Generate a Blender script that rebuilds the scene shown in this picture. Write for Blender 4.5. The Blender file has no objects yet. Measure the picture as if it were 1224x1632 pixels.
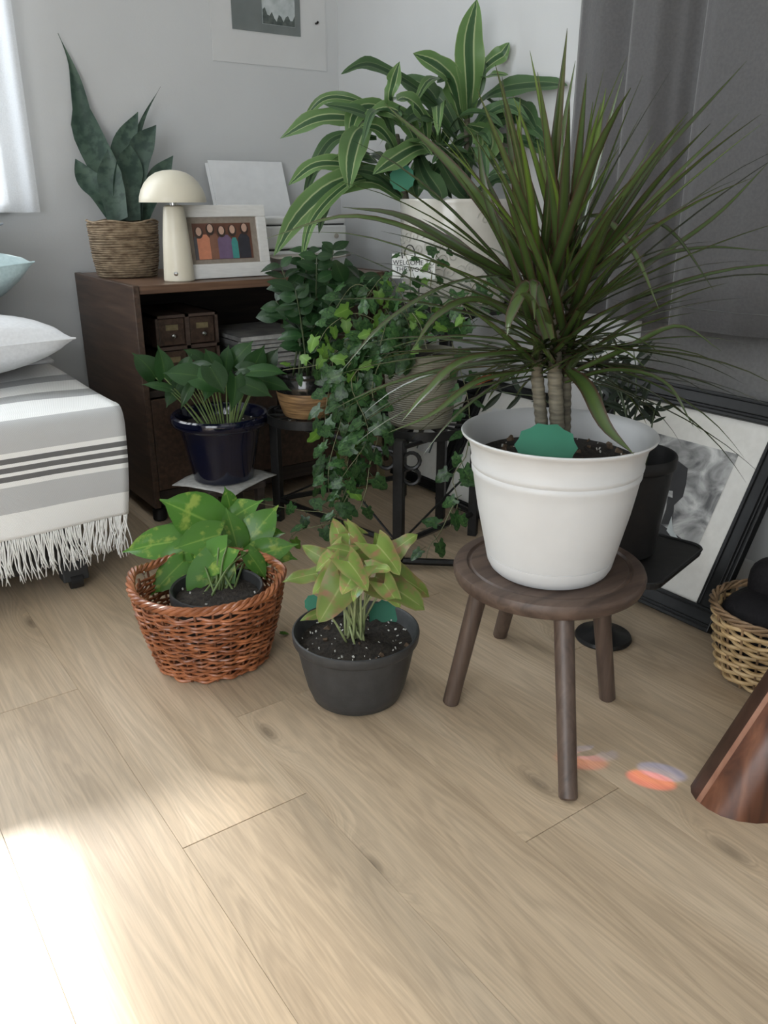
import bpy, bmesh, math, random
from mathutils import Vector, Matrix, Euler, noise
random.seed(7)
R = math.radians
SC = bpy.context.scene
COL = SC.collection

# ------------------------------------------------------------------ camera, world, light, exposure
CAM_H, FPX, PITCH, AZ = 0.88, 1319.0, R(20.8), R(54.6)
cam = bpy.data.cameras.new('camera'); cam_o = bpy.data.objects.new('camera', cam); COL.objects.link(cam_o)
cam.sensor_fit = 'VERTICAL'; cam.sensor_height = 24.0; cam.lens = FPX/1632*24.0
cam.clip_start = 0.02
cam_o.location = (0, 0, CAM_H); cam_o.rotation_euler = (R(90)-PITCH, 0, AZ-R(90))
SC.camera = cam_o
vs = SC.view_settings
vs.view_transform = 'Standard'; vs.look = 'None'; vs.gamma = 1.0; vs.use_curve_mapping = False
vs.exposure = 0.38
SC.cycles.use_denoising = True
SC.cycles.max_bounces = 8; SC.cycles.diffuse_bounces = 4; SC.cycles.glossy_bounces = 3
SC.cycles.transmission_bounces = 4; SC.cycles.transparent_max_bounces = 6
SC.cycles.sample_clamp_indirect = 6.0

w = bpy.data.worlds.new('sky'); SC.world = w; w.use_nodes = True
bg = w.node_tree.nodes['Background']; bg.inputs[0].default_value = (0.80, 0.89, 1.0, 1); bg.inputs[1].default_value = 1.4

def light(name, kind, loc, direction, energy, color=(1, 1, 1), **kw):
    l = bpy.data.lights.new(name, kind); l.energy = energy; l.color = color
    for k, v in kw.items(): setattr(l, k, v)
    o = bpy.data.objects.new(name, l); COL.objects.link(o); o.location = loc
    o.rotation_euler = Vector(direction).to_track_quat('-Z', 'Y').to_euler()
    return o
SUN_DIR = Vector((-0.05, -1.0, -0.60)).normalized()
light('sun', 'SUN', (0.2, 5, 4), SUN_DIR, 12.0, (1.0, 0.95, 0.87), angle=R(2.5))
# daylight lamps in the openings; rear and left windows are added, unseen, as fill
light('window_daylight_back', 'AREA', (-0.20, 2.80, 1.52), (0.0, -1, -0.45), 22, (0.90, 0.95, 1.0), shape='RECTANGLE', size=1.55, size_y=1.2)
light('added_fill_rear', 'AREA', (-0.3, -2.56, 1.5), (0, 1, -0.1), 1.5, (1.0, 0.97, 0.92), shape='RECTANGLE', size=1.6, size_y=1.2)
light('added_fill_left', 'AREA', (-1.46, -0.35, 1.05), (1, 0.45, -0.1), 34, (0.96, 0.985, 1.0), shape='RECTANGLE', size=1.7, size_y=1.85)

# ------------------------------------------------------------------ helpers
FW = Vector((math.cos(AZ), math.sin(AZ), 0)); RT = Vector((math.sin(AZ), -math.cos(AZ), 0)); UP = Vector((0, 0, 1))
CF = FW*math.cos(PITCH)-UP*math.sin(PITCH); CU = FW*math.sin(PITCH)+UP*math.cos(PITCH)
EYE = Vector((0, 0, CAM_H))
def ray(x, y): return CF*FPX+RT*(x-612)+CU*(816-y)
def PD(x, y, d): return EYE+ray(x, y)*(d/FPX)             # point seen at pixel x,y at depth d
def PZ(x, y, z):
    r = ray(x, y); return EYE+r*((z-CAM_H)/r.z)
def PY(x, y, Y):
    r = ray(x, y); return EYE+r*(Y/r.y)
def PX(x, y, X):
    r = ray(x, y); return EYE+r*(X/r.x)
WM = {}
class MB:
    def __init__(s): s.v = []; s.f = []; s.uv = []; s.mi = []; s.m = 0
    def add(s, verts, faces, uvs=None):
        n = len(s.v); s.v += [tuple(p) for p in verts]
        for i, f in enumerate(faces):
            s.f.append(tuple(a+n for a in f)); s.mi.append(s.m)
            s.uv.append(uvs[i] if uvs else None)
        return s
    def box(s, a, b, rot=None, piv=None):
        x0, y0, z0 = a; x1, y1, z1 = b
        vs_ = [Vector(p) for p in ((x0, y0, z0), (x1, y0, z0), (x1, y1, z0), (x0, y1, z0), (x0, y0, z1), (x1, y0, z1), (x1, y1, z1), (x0, y1, z1))]
        if rot is not None:
            c = Vector(piv) if piv is not None else sum(vs_, Vector())/8
            vs_ = [rot @ (p-c)+c for p in vs_]
        return s.add(vs_, [(0, 3, 2, 1), (4, 5, 6, 7), (0, 1, 5, 4), (1, 2, 6, 5), (2, 3, 7, 6), (3, 0, 4, 7)])
    def lathe(s, prof, c=(0, 0, 0), n=48, cap=True):
        cx, cy, cz = c; vs_ = []; fs = []; us = []
        for r, z in prof:
            for k in range(n):
                a = 2*math.pi*k/n; vs_.append((cx+r*math.cos(a), cy+r*math.sin(a), cz+z))
        m = len(prof)
        for i in range(m-1):
            for k in range(n):
                k2 = (k+1) % n
                fs.append((i*n+k, i*n+k2, (i+1)*n+k2, (i+1)*n+k))
                us.append(((k/n, i/m), ((k+1)/n, i/m), ((k+1)/n, (i+1)/m), (k/n, (i+1)/m)))
        s.add(vs_, fs, us)
        if cap:
            if prof[0][0] > 1e-5: s.add([(cx+prof[0][0]*math.cos(2*math.pi*k/n), cy+prof[0][0]*math.sin(2*math.pi*k/n), cz+prof[0][1]) for k in range(n)], [tuple(reversed(range(n)))])
            if prof[-1][0] > 1e-5: s.add([(cx+prof[-1][0]*math.cos(2*math.pi*k/n), cy+prof[-1][0]*math.sin(2*math.pi*k/n), cz+prof[-1][1]) for k in range(n)], [tuple(range(n))])
        return s
    def tube(s, pts, rad, n=6, closed=False):
        pts = [Vector(p) for p in pts]; m = len(pts)
        if not hasattr(rad, '__len__'): rad = [rad]*m
        vs_ = []; fs = []; N = None
        for i, p in enumerate(pts):
            if closed: t = pts[(i+1) % m]-pts[i-1]
            else: t = pts[min(i+1, m-1)]-pts[max(i-1, 0)]
            t = t.normalized() if t.length > 1e-9 else Vector((0, 0, 1))
            if N is None:
                N = t.cross(Vector((0, 0, 1)) if abs(t.z) < .9 else Vector((1, 0, 0))).normalized()
            else:
                N = (N-t*N.dot(t)); N = N.normalized() if N.length > 1e-6 else t.orthogonal().normalized()
            B = t.cross(N)
            for k in range(n):
                a = 2*math.pi*k/n; vs_.append(p+(N*math.cos(a)+B*math.sin(a))*rad[i])
        for i in range(m if closed else m-1):
            j = (i+1) % m
            for k in range(n):
                k2 = (k+1) % n; fs.append((i*n+k, i*n+k2, j*n+k2, j*n+k))
        if not closed: fs += [tuple(reversed(range(n))), tuple(range((m-1)*n, m*n))]
        return s.add(vs_, fs)
    def grid(s, fn, nu, nv, closeu=False):
        vs_ = []; fs = []; us = []
        for j in range(nv+1):
            for i in range(nu+1): vs_.append(fn(i/nu, j/nv))
        for j in range(nv):
            for i in range(nu):
                a = j*(nu+1)+i; fs.append((a, a+1, a+nu+2, a+nu+1))
                us.append(((i/nu, j/nv), ((i+1)/nu, j/nv), ((i+1)/nu, (j+1)/nv), (i/nu, (j+1)/nv)))
        return s.add(vs_, fs, us)
    def prism(s, poly, h, M=None):
        n = len(poly); vs_ = [Vector((x, y, 0)) for x, y in poly]+[Vector((x, y, h)) for x, y in poly]
        if M is not None: vs_ = [M @ p for p in vs_]
        return s.add(vs_, [tuple(reversed(range(n))), tuple(range(n, 2*n))]+[(i, (i+1) % n, n+(i+1) % n, n+i) for i in range(n)])
    def mesh(s, name, mats, smooth=True, origin=None):
        me = bpy.data.meshes.new(name)
        v = s.v
        if origin is not None: v = [(p[0]-origin[0], p[1]-origin[1], p[2]-origin[2]) for p in v]
        me.from_pydata(v, [], s.f)
        if any(u for u in s.uv):
            ul = me.uv_layers.new(name='UVMap'); li = 0
            for f, u in zip(s.f, s.uv):
                for k in range(len(f)):
                    ul.data[li].uv = u[k] if u else (0, 0)
                    li += 1
        for m in (mats if isinstance(mats, (list, tuple)) else [mats]): me.materials.append(m)
        if len(me.materials) > 1: me.polygons.foreach_set('material_index', s.mi)
        me.polygons.foreach_set('use_smooth', [smooth]*len(s.f))
        me.update()
        return me
def put(name, me, parent=None, M=None):
    o = bpy.data.objects.new(name, me); COL.objects.link(o)
    M = M or Matrix()
    WM[o.name] = M
    if parent is not None:
        o.parent = parent; o.matrix_parent_inverse = WM[parent.name].inverted()
    o.matrix_basis = M
    return o
def bevel(o, wd=.003, seg=2):
    m = o.modifiers.new('bevel', 'BEVEL'); m.width = wd; m.segments = seg; m.limit_method = 'ANGLE'; m.angle_limit = R(40)
    return o
def sharp(o, ang=35):
    me = o.data
    if len(me.polygons): me.set_sharp_from_angle(angle=R(ang))
    return o
def part(name, mb, mat_, parent, smooth=True, ang=35, bev=None):
    o = put(name, mb.mesh(name, mat_, smooth), parent)
    if smooth and ang: sharp(o, ang)
    if bev: bevel(o, bev)
    return o
def thing(name, label, cat, loc, group=None):
    o = bpy.data.objects.new(name, None); COL.objects.link(o); o.empty_display_size = .05
    o.location = loc; WM[o.name] = Matrix.Translation(loc)
    return tag(o, label, cat, group)
def tag(o, label, cat, group=None):
    o['label'] = label; o['category'] = cat
    if group: o['group'] = group
    return o
def solo(name, mb, mat_, label, cat, loc, group=None, smooth=True, ang=35, bev=None):
    o = put(name, mb.mesh(name, mat_, smooth, origin=loc), None, Matrix.Translation(loc))
    if smooth and ang: sharp(o, ang)
    if bev: bevel(o, bev)
    return tag(o, label, cat, group)
def struct(name, mb, mat_, smooth=False, bev=None):
    o = put(name, mb.mesh(name, mat_, smooth)); o['kind'] = 'structure'
    if bev: bevel(o, bev)
    return o

# ------------------------------------------------------------------ materials
def nodes(name):
    m = bpy.data.materials.new(name); m.use_nodes = True
    nt = m.node_tree; b = nt.nodes['Principled BSDF']
    return m, nt, b
def N(nt, t, **kw):
    n = nt.nodes.new(t)
    for k, v in kw.items():
        if k.startswith('i_'): n.inputs[k[2:].replace('_', ' ')].default_value = v
        else: setattr(n, k, v)
    return n
def rgba(c): return (c[0], c[1], c[2], 1)
def pm(name, c1, c2=None, rough=.6, scale=20., stretch=(1, 1, 1), bump=0., bscale=None, metal=0., spec=.5, coat=0., objvar=0., detail=4., lo=.35, hi=.65, sheen=0.):
    """plain procedural material: two tones mixed by stretched noise, with fine bump"""
    m, nt, b = nodes(name); L = nt.links
    tc = N(nt, 'ShaderNodeTexCoord'); mp = N(nt, 'ShaderNodeMapping'); mp.inputs['Scale'].default_value = stretch
    L.new(tc.outputs['Object'], mp.inputs[0])
    no = N(nt, 'ShaderNodeTexNoise'); no.inputs['Scale'].default_value = scale; no.inputs['Detail'].default_value = detail
    L.new(mp.outputs[0], no.inputs['Vector'])
    rp = N(nt, 'ShaderNodeValToRGB'); rp.color_ramp.elements[0].color = rgba(c1); rp.color_ramp.elements[1].color = rgba(c2 or c1)
    rp.color_ramp.elements[0].position = lo; rp.color_ramp.elements[1].position = hi
    L.new(no.outputs['Fac'], rp.inputs[0]); out = rp.outputs[0]
    if objvar:
        oi = N(nt, 'ShaderNodeObjectInfo'); hs = N(nt, 'ShaderNodeHueSaturation')
        mr = N(nt, 'ShaderNodeMapRange'); mr.inputs['To Min'].default_value = 1-objvar; mr.inputs['To Max'].default_value = 1+objvar
        L.new(oi.outputs['Random'], mr.inputs[0]); L.new(mr.outputs[0], hs.inputs['Value']); L.new(out, hs.inputs['Color']); out = hs.outputs[0]
    L.new(out, b.inputs['Base Color'])
    b.inputs['Roughness'].default_value = rough; b.inputs['Metallic'].default_value = metal
    b.inputs['Specular IOR Level'].default_value = spec; b.inputs['Coat Weight'].default_value = coat; b.inputs['Coat Roughness'].default_value = .1
    b.inputs['Sheen Weight'].default_value = sheen
    if bump:
        n2 = no
        if bscale:
            n2 = N(nt, 'ShaderNodeTexNoise'); n2.inputs['Scale'].default_value = bscale; n2.inputs['Detail'].default_value = 3
            L.new(mp.outputs[0], n2.inputs['Vector'])
        bp = N(nt, 'ShaderNodeBump'); bp.inputs['Strength'].default_value = bump; bp.inputs['Distance'].default_value = .004
        L.new(n2.outputs['Fac'], bp.inputs['Height']); L.new(bp.outputs[0], b.inputs['Normal'])
    return m
def leafmat(name, ramp, rough=.4, axis=0, noise_c=None, nscale=25., var=.18, trans=.22, spec=.32, nlo=.5, nhi=.6, vein=0.):
    """ramp over |u-.5|*2 (0 = midrib, 1 = edge) or along v; optional blotches; varies from leaf to leaf"""
    m, nt, b = nodes(name); L = nt.links
    uv = N(nt, 'ShaderNodeUVMap', uv_map='UVMap'); sp = N(nt, 'ShaderNodeSeparateXYZ'); L.new(uv.outputs[0], sp.inputs[0])
    if axis == 0:
        a = N(nt, 'ShaderNodeMath', operation='SUBTRACT'); L.new(sp.outputs[0], a.inputs[0]); a.inputs[1].default_value = .5
        a2 = N(nt, 'ShaderNodeMath', operation='ABSOLUTE'); L.new(a.outputs[0], a2.inputs[0])
        a3 = N(nt, 'ShaderNodeMath', operation='MULTIPLY'); L.new(a2.outputs[0], a3.inputs[0]); a3.inputs[1].default_value = 2
        fac = a3.outputs[0]
    else: fac = sp.outputs[1]
    rp = N(nt, 'ShaderNodeValToRGB'); e = rp.color_ramp.elements
    while len(e) < len(ramp): e.new(.5)
    for k, (p, c) in enumerate(ramp): e[k].position = p; e[k].color = rgba(c)
    L.new(fac, rp.inputs[0]); out = rp.outputs[0]
    tc = N(nt, 'ShaderNodeTexCoord'); oi = N(nt, 'ShaderNodeObjectInfo')
    va = N(nt, 'ShaderNodeVectorMath', operation='ADD'); L.new(tc.outputs['Object'], va.inputs[0])
    cb = N(nt, 'ShaderNodeMath', operation='MULTIPLY'); cb.inputs[1].default_value = 37.0; L.new(oi.outputs['Random'], cb.inputs[0]); L.new(cb.outputs[0], va.inputs[1])
    no = N(nt, 'ShaderNodeTexNoise'); no.inputs['Scale'].default_value = nscale; no.inputs['Detail'].default_value = 5; L.new(va.outputs[0], no.inputs['Vector'])
    if noise_c:
        mr = N(nt, 'ShaderNodeMapRange'); mr.inputs['From Min'].default_value = nlo; mr.inputs['From Max'].default_value = nhi
        L.new(no.outputs['Fac'], mr.inputs[0])
        mx = N(nt, 'ShaderNodeMix', data_type='RGBA'); L.new(mr.outputs[0], mx.inputs[0]); L.new(out, mx.inputs[6]); mx.inputs[7].default_value = rgba(noise_c); out = mx.outputs[2]
    hs = N(nt, 'ShaderNodeHueSaturation'); m2 = N(nt, 'ShaderNodeMapRange'); m2.inputs['To Min'].default_value = 1-var; m2.inputs['To Max'].default_value = 1+var
    L.new(oi.outputs['Random'], m2.inputs[0]); L.new(m2.outputs[0], hs.inputs['Value']); L.new(out, hs.inputs['Color']); out = hs.outputs[0]
    L.new(out, b.inputs['Base Color']); b.inputs['Roughness'].default_value = rough; b.inputs['Specular IOR Level'].default_value = spec
    bp = N(nt, 'ShaderNodeBump'); bp.inputs['Strength'].default_value = .15+vein; bp.inputs['Distance'].default_value = .003
    L.new(no.outputs['Fac'], bp.inputs['Height']); L.new(bp.outputs[0], b.inputs['Normal'])
    tr = N(nt, 'ShaderNodeBsdfTranslucent'); L.new(out, tr.inputs[0])
    ms = N(nt, 'ShaderNodeMixShader'); ms.inputs[0].default_value = trans
    L.new(b.outputs[0], ms.inputs[1]); L.new(tr.outputs[0], ms.inputs[2])
    L.new(ms.outputs[0], nt.nodes['Material Output'].inputs[0])
    return m
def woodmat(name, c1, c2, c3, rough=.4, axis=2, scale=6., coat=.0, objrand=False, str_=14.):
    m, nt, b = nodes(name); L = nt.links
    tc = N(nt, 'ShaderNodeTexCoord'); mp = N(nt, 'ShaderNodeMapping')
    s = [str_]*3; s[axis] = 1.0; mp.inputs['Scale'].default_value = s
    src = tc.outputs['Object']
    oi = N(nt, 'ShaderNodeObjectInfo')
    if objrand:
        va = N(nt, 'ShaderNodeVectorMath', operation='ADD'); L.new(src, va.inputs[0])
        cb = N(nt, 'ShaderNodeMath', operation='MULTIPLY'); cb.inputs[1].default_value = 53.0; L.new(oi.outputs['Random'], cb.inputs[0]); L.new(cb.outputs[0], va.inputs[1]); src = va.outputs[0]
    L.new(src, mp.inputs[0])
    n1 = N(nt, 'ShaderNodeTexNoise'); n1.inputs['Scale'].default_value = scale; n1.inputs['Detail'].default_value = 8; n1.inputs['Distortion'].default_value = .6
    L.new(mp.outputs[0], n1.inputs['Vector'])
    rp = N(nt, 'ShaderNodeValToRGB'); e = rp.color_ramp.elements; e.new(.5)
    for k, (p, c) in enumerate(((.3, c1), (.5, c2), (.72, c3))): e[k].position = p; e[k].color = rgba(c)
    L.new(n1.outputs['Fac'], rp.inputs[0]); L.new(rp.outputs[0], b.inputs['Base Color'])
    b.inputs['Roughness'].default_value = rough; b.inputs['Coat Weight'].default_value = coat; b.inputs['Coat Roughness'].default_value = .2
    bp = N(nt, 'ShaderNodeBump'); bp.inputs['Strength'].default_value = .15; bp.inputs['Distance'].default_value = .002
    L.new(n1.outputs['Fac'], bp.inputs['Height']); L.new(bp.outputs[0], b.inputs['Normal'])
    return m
def floormat():
    m, nt, b = nodes('oak_laminate'); L = nt.links
    tc = N(nt, 'ShaderNodeTexCoord'); oi = N(nt, 'ShaderNodeObjectInfo')
    cb = N(nt, 'ShaderNodeMath', operation='MULTIPLY'); cb.inputs[1].default_value = 91.0; L.new(oi.outputs['Random'], cb.inputs[0])
    va = N(nt, 'ShaderNodeVectorMath', operation='ADD'); L.new(tc.outputs['Object'], va.inputs[0]); L.new(cb.outputs[0], va.inputs[1])
    # knots: sparse voronoi cells stretched along the board, also bending the grain round them
    mk = N(nt, 'ShaderNodeMapping'); mk.inputs['Scale'].default_value = (2.6, .9, 1); L.new(va.outputs[0], mk.inputs[0])
    vo = N(nt, 'ShaderNodeTexVoronoi', voronoi_dimensions='2D'); vo.inputs['Scale'].default_value = 1.0; L.new(mk.outputs[0], vo.inputs['Vector'])
    kn = N(nt, 'ShaderNodeMapRange'); kn.inputs['From Min'].default_value = .0; kn.inputs['From Max'].default_value = .16; kn.inputs['To Min'].default_value = 1; kn.inputs['To Max'].default_value = 0
    L.new(vo.outputs['Distance'], kn.inputs[0])
    k2 = N(nt, 'ShaderNodeMath', operation='POWER'); L.new(kn.outputs[0], k2.inputs[0]); k2.inputs[1].default_value = 2.0
    mp = N(nt, 'ShaderNodeMapping'); mp.inputs['Scale'].default_value = (11, .8, 1); L.new(va.outputs[0], mp.inputs[0])
    wv = N(nt, 'ShaderNodeVectorMath', operation='MULTIPLY'); L.new(k2.outputs[0], wv.inputs[0]); wv.inputs[1].default_value = (.9, .3, 0)
    ad = N(nt, 'ShaderNodeVectorMath', operation='ADD'); L.new(mp.outputs[0], ad.inputs[0]); L.new(wv.outputs[0], ad.inputs[1])
    n1 = N(nt, 'ShaderNodeTexNoise'); n1.inputs['Scale'].default_value = 1.1; n1.inputs['Detail'].default_value = 5; n1.inputs['Distortion'].default_value = .8; L.new(ad.outputs[0], n1.inputs['Vector'])
    rings = N(nt, 'ShaderNodeMath', operation='MULTIPLY'); L.new(n1.outputs['Fac'], rings.inputs[0]); rings.inputs[1].default_value = 95.0
    si = N(nt, 'ShaderNodeMath', operation='SINE'); L.new(rings.outputs[0], si.inputs[0])
    mf = N(nt, 'ShaderNodeMapping'); mf.inputs['Scale'].default_value = (320, 9, 1); L.new(va.outputs[0], mf.inputs[0])
    n2 = N(nt, 'ShaderNodeTexNoise'); n2.inputs['Scale'].default_value = 1.0; n2.inputs['Detail'].default_value = 3; L.new(mf.outputs[0], n2.inputs['Vector'])
    rp = N(nt, 'ShaderNodeValToRGB'); e = rp.color_ramp.elements; e.new(.5)
    for k, (p, c) in enumerate(((.25, (.41, .310, .205)), (.5, (.51, .395, .270)), (.75, (.585, .465, .33)))): e[k].position = p; e[k].color = rgba(c)
    L.new(n1.outputs['Fac'], rp.inputs[0])
    f1 = N(nt, 'ShaderNodeMapRange'); f1.inputs['From Min'].default_value = -1; f1.inputs['To Min'].default_value = .90; f1.inputs['To Max'].default_value = 1.05; L.new(si.outputs[0], f1.inputs[0])
    f2 = N(nt, 'ShaderNodeMapRange'); f2.inputs['From Min'].default_value = .3; f2.inputs['From Max'].default_value = .7; f2.inputs['To Min'].default_value = .88; f2.inputs['To Max'].default_value = 1.06; L.new(n2.outputs['Fac'], f2.inputs[0])
    f3 = N(nt, 'ShaderNodeMapRange'); f3.inputs['To Min'].default_value = .90; f3.inputs['To Max'].default_value = 1.08; L.new(oi.outputs['Random'], f3.inputs[0])
    mu = N(nt, 'ShaderNodeMath', operation='MULTIPLY'); L.new(f1.outputs[0], mu.inputs[0]); L.new(f2.outputs[0], mu.inputs[1])
    mu2 = N(nt, 'ShaderNodeMath', operation='MULTIPLY'); L.new(mu.outputs[0], mu2.inputs[0]); L.new(f3.outputs[0], mu2.inputs[1])
    kd = N(nt, 'ShaderNodeMapRange'); kd.inputs['From Min'].default_value = .55; kd.inputs['From Max'].default_value = 1; kd.inputs['To Min'].default_value = 1; kd.inputs['To Max'].default_value = .45; L.new(k2.outputs[0], kd.inputs[0])
    mu3 = N(nt, 'ShaderNodeMath', operation='MULTIPLY'); L.new(mu2.outputs[0], mu3.inputs[0]); L.new(kd.outputs[0], mu3.inputs[1])
    sc_ = N(nt, 'ShaderNodeVectorMath', operation='SCALE'); L.new(rp.outputs[0], sc_.inputs[0]); L.new(mu3.outputs[0], sc_.inputs['Scale'])
    L.new(sc_.outputs[0], b.inputs['Base Color'])
    b.inputs['Roughness'].default_value = .42; b.inputs['Specular IOR Level'].default_value = .45
    bp = N(nt, 'ShaderNodeBump'); bp.inputs['Strength'].default_value = .12; bp.inputs['Distance'].default_value = .001; L.new(n2.outputs['Fac'], bp.inputs['Height']); L.new(bp.outputs[0], b.inputs['Normal'])
    return m
def vstripes(name, ramp, rough=.9, axis=1, bump=.3, twill=True):
    """bands across cloth from the uv (woven stripes of the throw)"""
    m, nt, b = nodes(name); L = nt.links
    uv = N(nt, 'ShaderNodeUVMap', uv_map='UVMap'); sp = N(nt, 'ShaderNodeSeparateXYZ'); L.new(uv.outputs[0], sp.inputs[0])
    rp = N(nt, 'ShaderNodeValToRGB'); rp.color_ramp.interpolation = 'CONSTANT'; e = rp.color_ramp.elements
    while len(e) < len(ramp): e.new(.5)
    for k, (p, c) in enumerate(ramp): e[k].position = p; e[k].color = rgba(c)
    L.new(sp.outputs[axis], rp.inputs[0])
    tc = N(nt, 'ShaderNodeTexCoord')
    mp = N(nt, 'ShaderNodeMapping'); mp.inputs['Rotation'].default_value = (R(35), R(35), R(35)); L.new(tc.outputs['Object'], mp.inputs[0])
    wv = N(nt, 'ShaderNodeTexWave'); wv.inputs['Scale'].default_value = 120; wv.inputs['Distortion'].default_value = .5; L.new(mp.outputs[0], wv.inputs[0])
    mr = N(nt, 'ShaderNodeMapRange'); mr.inputs['To Min'].default_value = .90; mr.inputs['To Max'].default_value = 1.04; L.new(wv.outputs['Fac'], mr.inputs[0])
    sc_ = N(nt, 'ShaderNodeVectorMath', operation='SCALE'); L.new(rp.outputs[0], sc_.inputs[0]); L.new(mr.outputs[0], sc_.inputs['Scale'])
    L.new(sc_.outputs[0], b.inputs['Base Color']); b.inputs['Roughness'].default_value = rough; b.inputs['Sheen Weight'].default_value = .2
    bp = N(nt, 'ShaderNodeBump'); bp.inputs['Strength'].default_value = bump; bp.inputs['Distance'].default_value = .001; L.new(wv.outputs['Fac'], bp.inputs['Height']); L.new(bp.outputs[0], b.inputs['Normal'])
    return m

M = {}
M['wall'] = pm('painted_wall', (.555, .565, .565), (.585, .595, .595), .85, 3, bump=.06, bscale=180)
M['ceiling'] = pm('ceiling_paint', (.72, .72, .70), (.76, .76, .74), .9, 3, bump=.05, bscale=120)
M['floor'] = floormat()
M['underlay'] = pm('floor_joint', (.10, .075, .05), (.13, .10, .07), .9, 30)
M['trim'] = pm('white_trim', (.70, .71, .70), (.76, .76, .75), .5, 8)
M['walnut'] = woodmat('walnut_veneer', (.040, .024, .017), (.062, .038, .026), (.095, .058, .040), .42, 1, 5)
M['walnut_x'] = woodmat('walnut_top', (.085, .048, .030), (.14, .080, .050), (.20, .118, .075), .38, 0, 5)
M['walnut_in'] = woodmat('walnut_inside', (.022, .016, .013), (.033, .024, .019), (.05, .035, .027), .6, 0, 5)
M['stoolwood'] = woodmat('dark_stool_wood', (.050, .032, .024), (.085, .056, .042), (.125, .084, .063), .5, 0, 4)
M['stoolleg'] = woodmat('dark_stool_leg', (.052, .034, .026), (.085, .057, .043), (.12, .082, .062), .45, 2, 5)
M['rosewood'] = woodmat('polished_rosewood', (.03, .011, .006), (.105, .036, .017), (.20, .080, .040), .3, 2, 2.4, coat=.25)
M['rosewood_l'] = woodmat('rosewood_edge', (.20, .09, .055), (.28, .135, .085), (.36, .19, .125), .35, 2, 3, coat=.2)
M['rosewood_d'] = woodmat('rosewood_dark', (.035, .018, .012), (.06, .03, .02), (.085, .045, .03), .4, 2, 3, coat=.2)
M['black_frame'] = pm('black_lacquer', (.006, .0065, .0065), (.010, .0105, .0105), .42, 40, bump=.05, spec=.28)
M['black_metal'] = pm('black_iron', (.008, .008, .008), (.013, .013, .013), .4, 90, bump=.1, spec=.35)
M['black_plastic'] = pm('black_plastic', (.012, .0115, .0115), (.017, .016, .0155), .5, 60, bump=.05, spec=.3)
M['steel'] = pm('bright_steel', (.5, .5, .48), (.62, .62, .6), .25, 30, metal=1.)
M['mat_board'] = pm('white_mat_board', (.62, .61, .57), (.66, .65, .61), .9, 60, bump=.03)
M['grey_pot'] = pm('pale_grey_plastic', (.57, .575, .57), (.60, .605, .60), .42, 12, bump=.02, bscale=200)
M['charcoal_pot'] = pm('charcoal_plastic', (.030, .031, .032), (.042, .043, .044), .5, 50, bump=.08, bscale=300)
M['navy'] = pm('navy_glaze', (.003, .004, .016), (.005, .007, .024), .12, 10, coat=.6)
M['soil'] = pm('potting_soil', (.010, .008, .006), (.035, .027, .02), .95, 130, bump=1., detail=6)
M['perlite'] = pm('perlite', (.55, .54, .50), (.65, .64, .60), .9, 60)
M['bark'] = pm('wood_chip', (.08, .05, .03), (.16, .11, .07), .9, 60)
M['green_tag'] = pm('green_card', (.012, .135, .075), (.016, .16, .09), .6, 14)
M['cream'] = pm('cream_enamel', (.66, .62, .50), (.69, .65, .53), .35, 8)
M['cream_in'] = pm('white_enamel', (.75, .74, .70), (.78, .77, .73), .5, 8)
M['seagrass'] = pm('seagrass_rope', (.125, .085, .05), (.30, .23, .15), .85, 40, (1, 1, 2.4), bump=.6, objvar=.15)
M['wicker'] = pm('red_brown_willow', (.20, .062, .022), (.40, .145, .058), .38, 26, (1, 1, 1), bump=.15, objvar=.22, coat=.15)
M['wicker_dk'] = pm('willow_stake', (.10, .036, .016), (.22, .085, .04), .45, 30, bump=.2, objvar=.2)
M['straw'] = pm('pale_willow', (.38, .25, .11), (.60, .44, .235), .55, 30, bump=.2, objvar=.22)
M['straw_dk'] = pm('brown_willow', (.16, .10, .05), (.28, .18, .10), .55, 30, bump=.2, objvar=.2)
M['white_frame'] = pm('white_painted_wood', (.70, .70, .68), (.76, .76, .74), .55, 30, (1, 1, 6), bump=.05)
M['taupe'] = pm('taupe_mount', (.26, .22, .18), (.31, .265, .22), .85, 80, bump=.1)
M['printer'] = pm('white_plastic', (.66, .67, .66), (.70, .71, .70), .45, 10)
M['printer_dk'] = pm('printer_slot', (.012, .012, .013), (.02, .02, .021), .5, 10)
M['printer_tan'] = pm('smoked_plastic', (.36, .33, .28), (.40, .37, .32), .35, 10)
M['paper'] = pm('white_paper', (.74, .75, .76), (.78, .79, .80), .9, 30)
M['newsprint'] = pm('newsprint', (.45, .45, .43), (.58, .58, .55), .95, 60, bump=.1)
M['magazine'] = pm('magazine_grey', (.10, .10, .10), (.22, .22, .21), .6, 14, objvar=.6)
M['curtain'] = pm('charcoal_curtain', (.082, .080, .081), (.096, .094, .095), .85, 160, bump=.15, sheen=.3)
M['wall_sheet'] = pm('grey_wall_sheet', (.125, .123, .120), (.145, .143, .140), .9, 120, bump=.1)
M['hem'] = pm('curtain_thread', (.09, .09, .09), (.11, .11, .11), .9, 60)
M['bedbase'] = pm('dark_bed_base', (.020, .021, .022), (.030, .031, .032), .6, 30, bump=.1)
M['mattress'] = pm('mattress_ticking', (.40, .41, .42), (.46, .47, .48), .9, 60)
M['cotton'] = pm('white_cotton', (.66, .67, .68), (.72, .73, .74), .95, 120, bump=.12, sheen=.2)
M['aqua'] = pm('pale_aqua_cotton', (.42, .56, .58), (.50, .64, .66), .95, 120, bump=.12, sheen=.2)
M['slate'] = pm('slate_cotton', (.20, .23, .27), (.27, .30, .34), .95, 60, bump=.3, sheen=.2)
M['yarn'] = pm('white_yarn', (.78, .78, .75), (.84, .84, .81), .95, 200, bump=.3)
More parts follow.
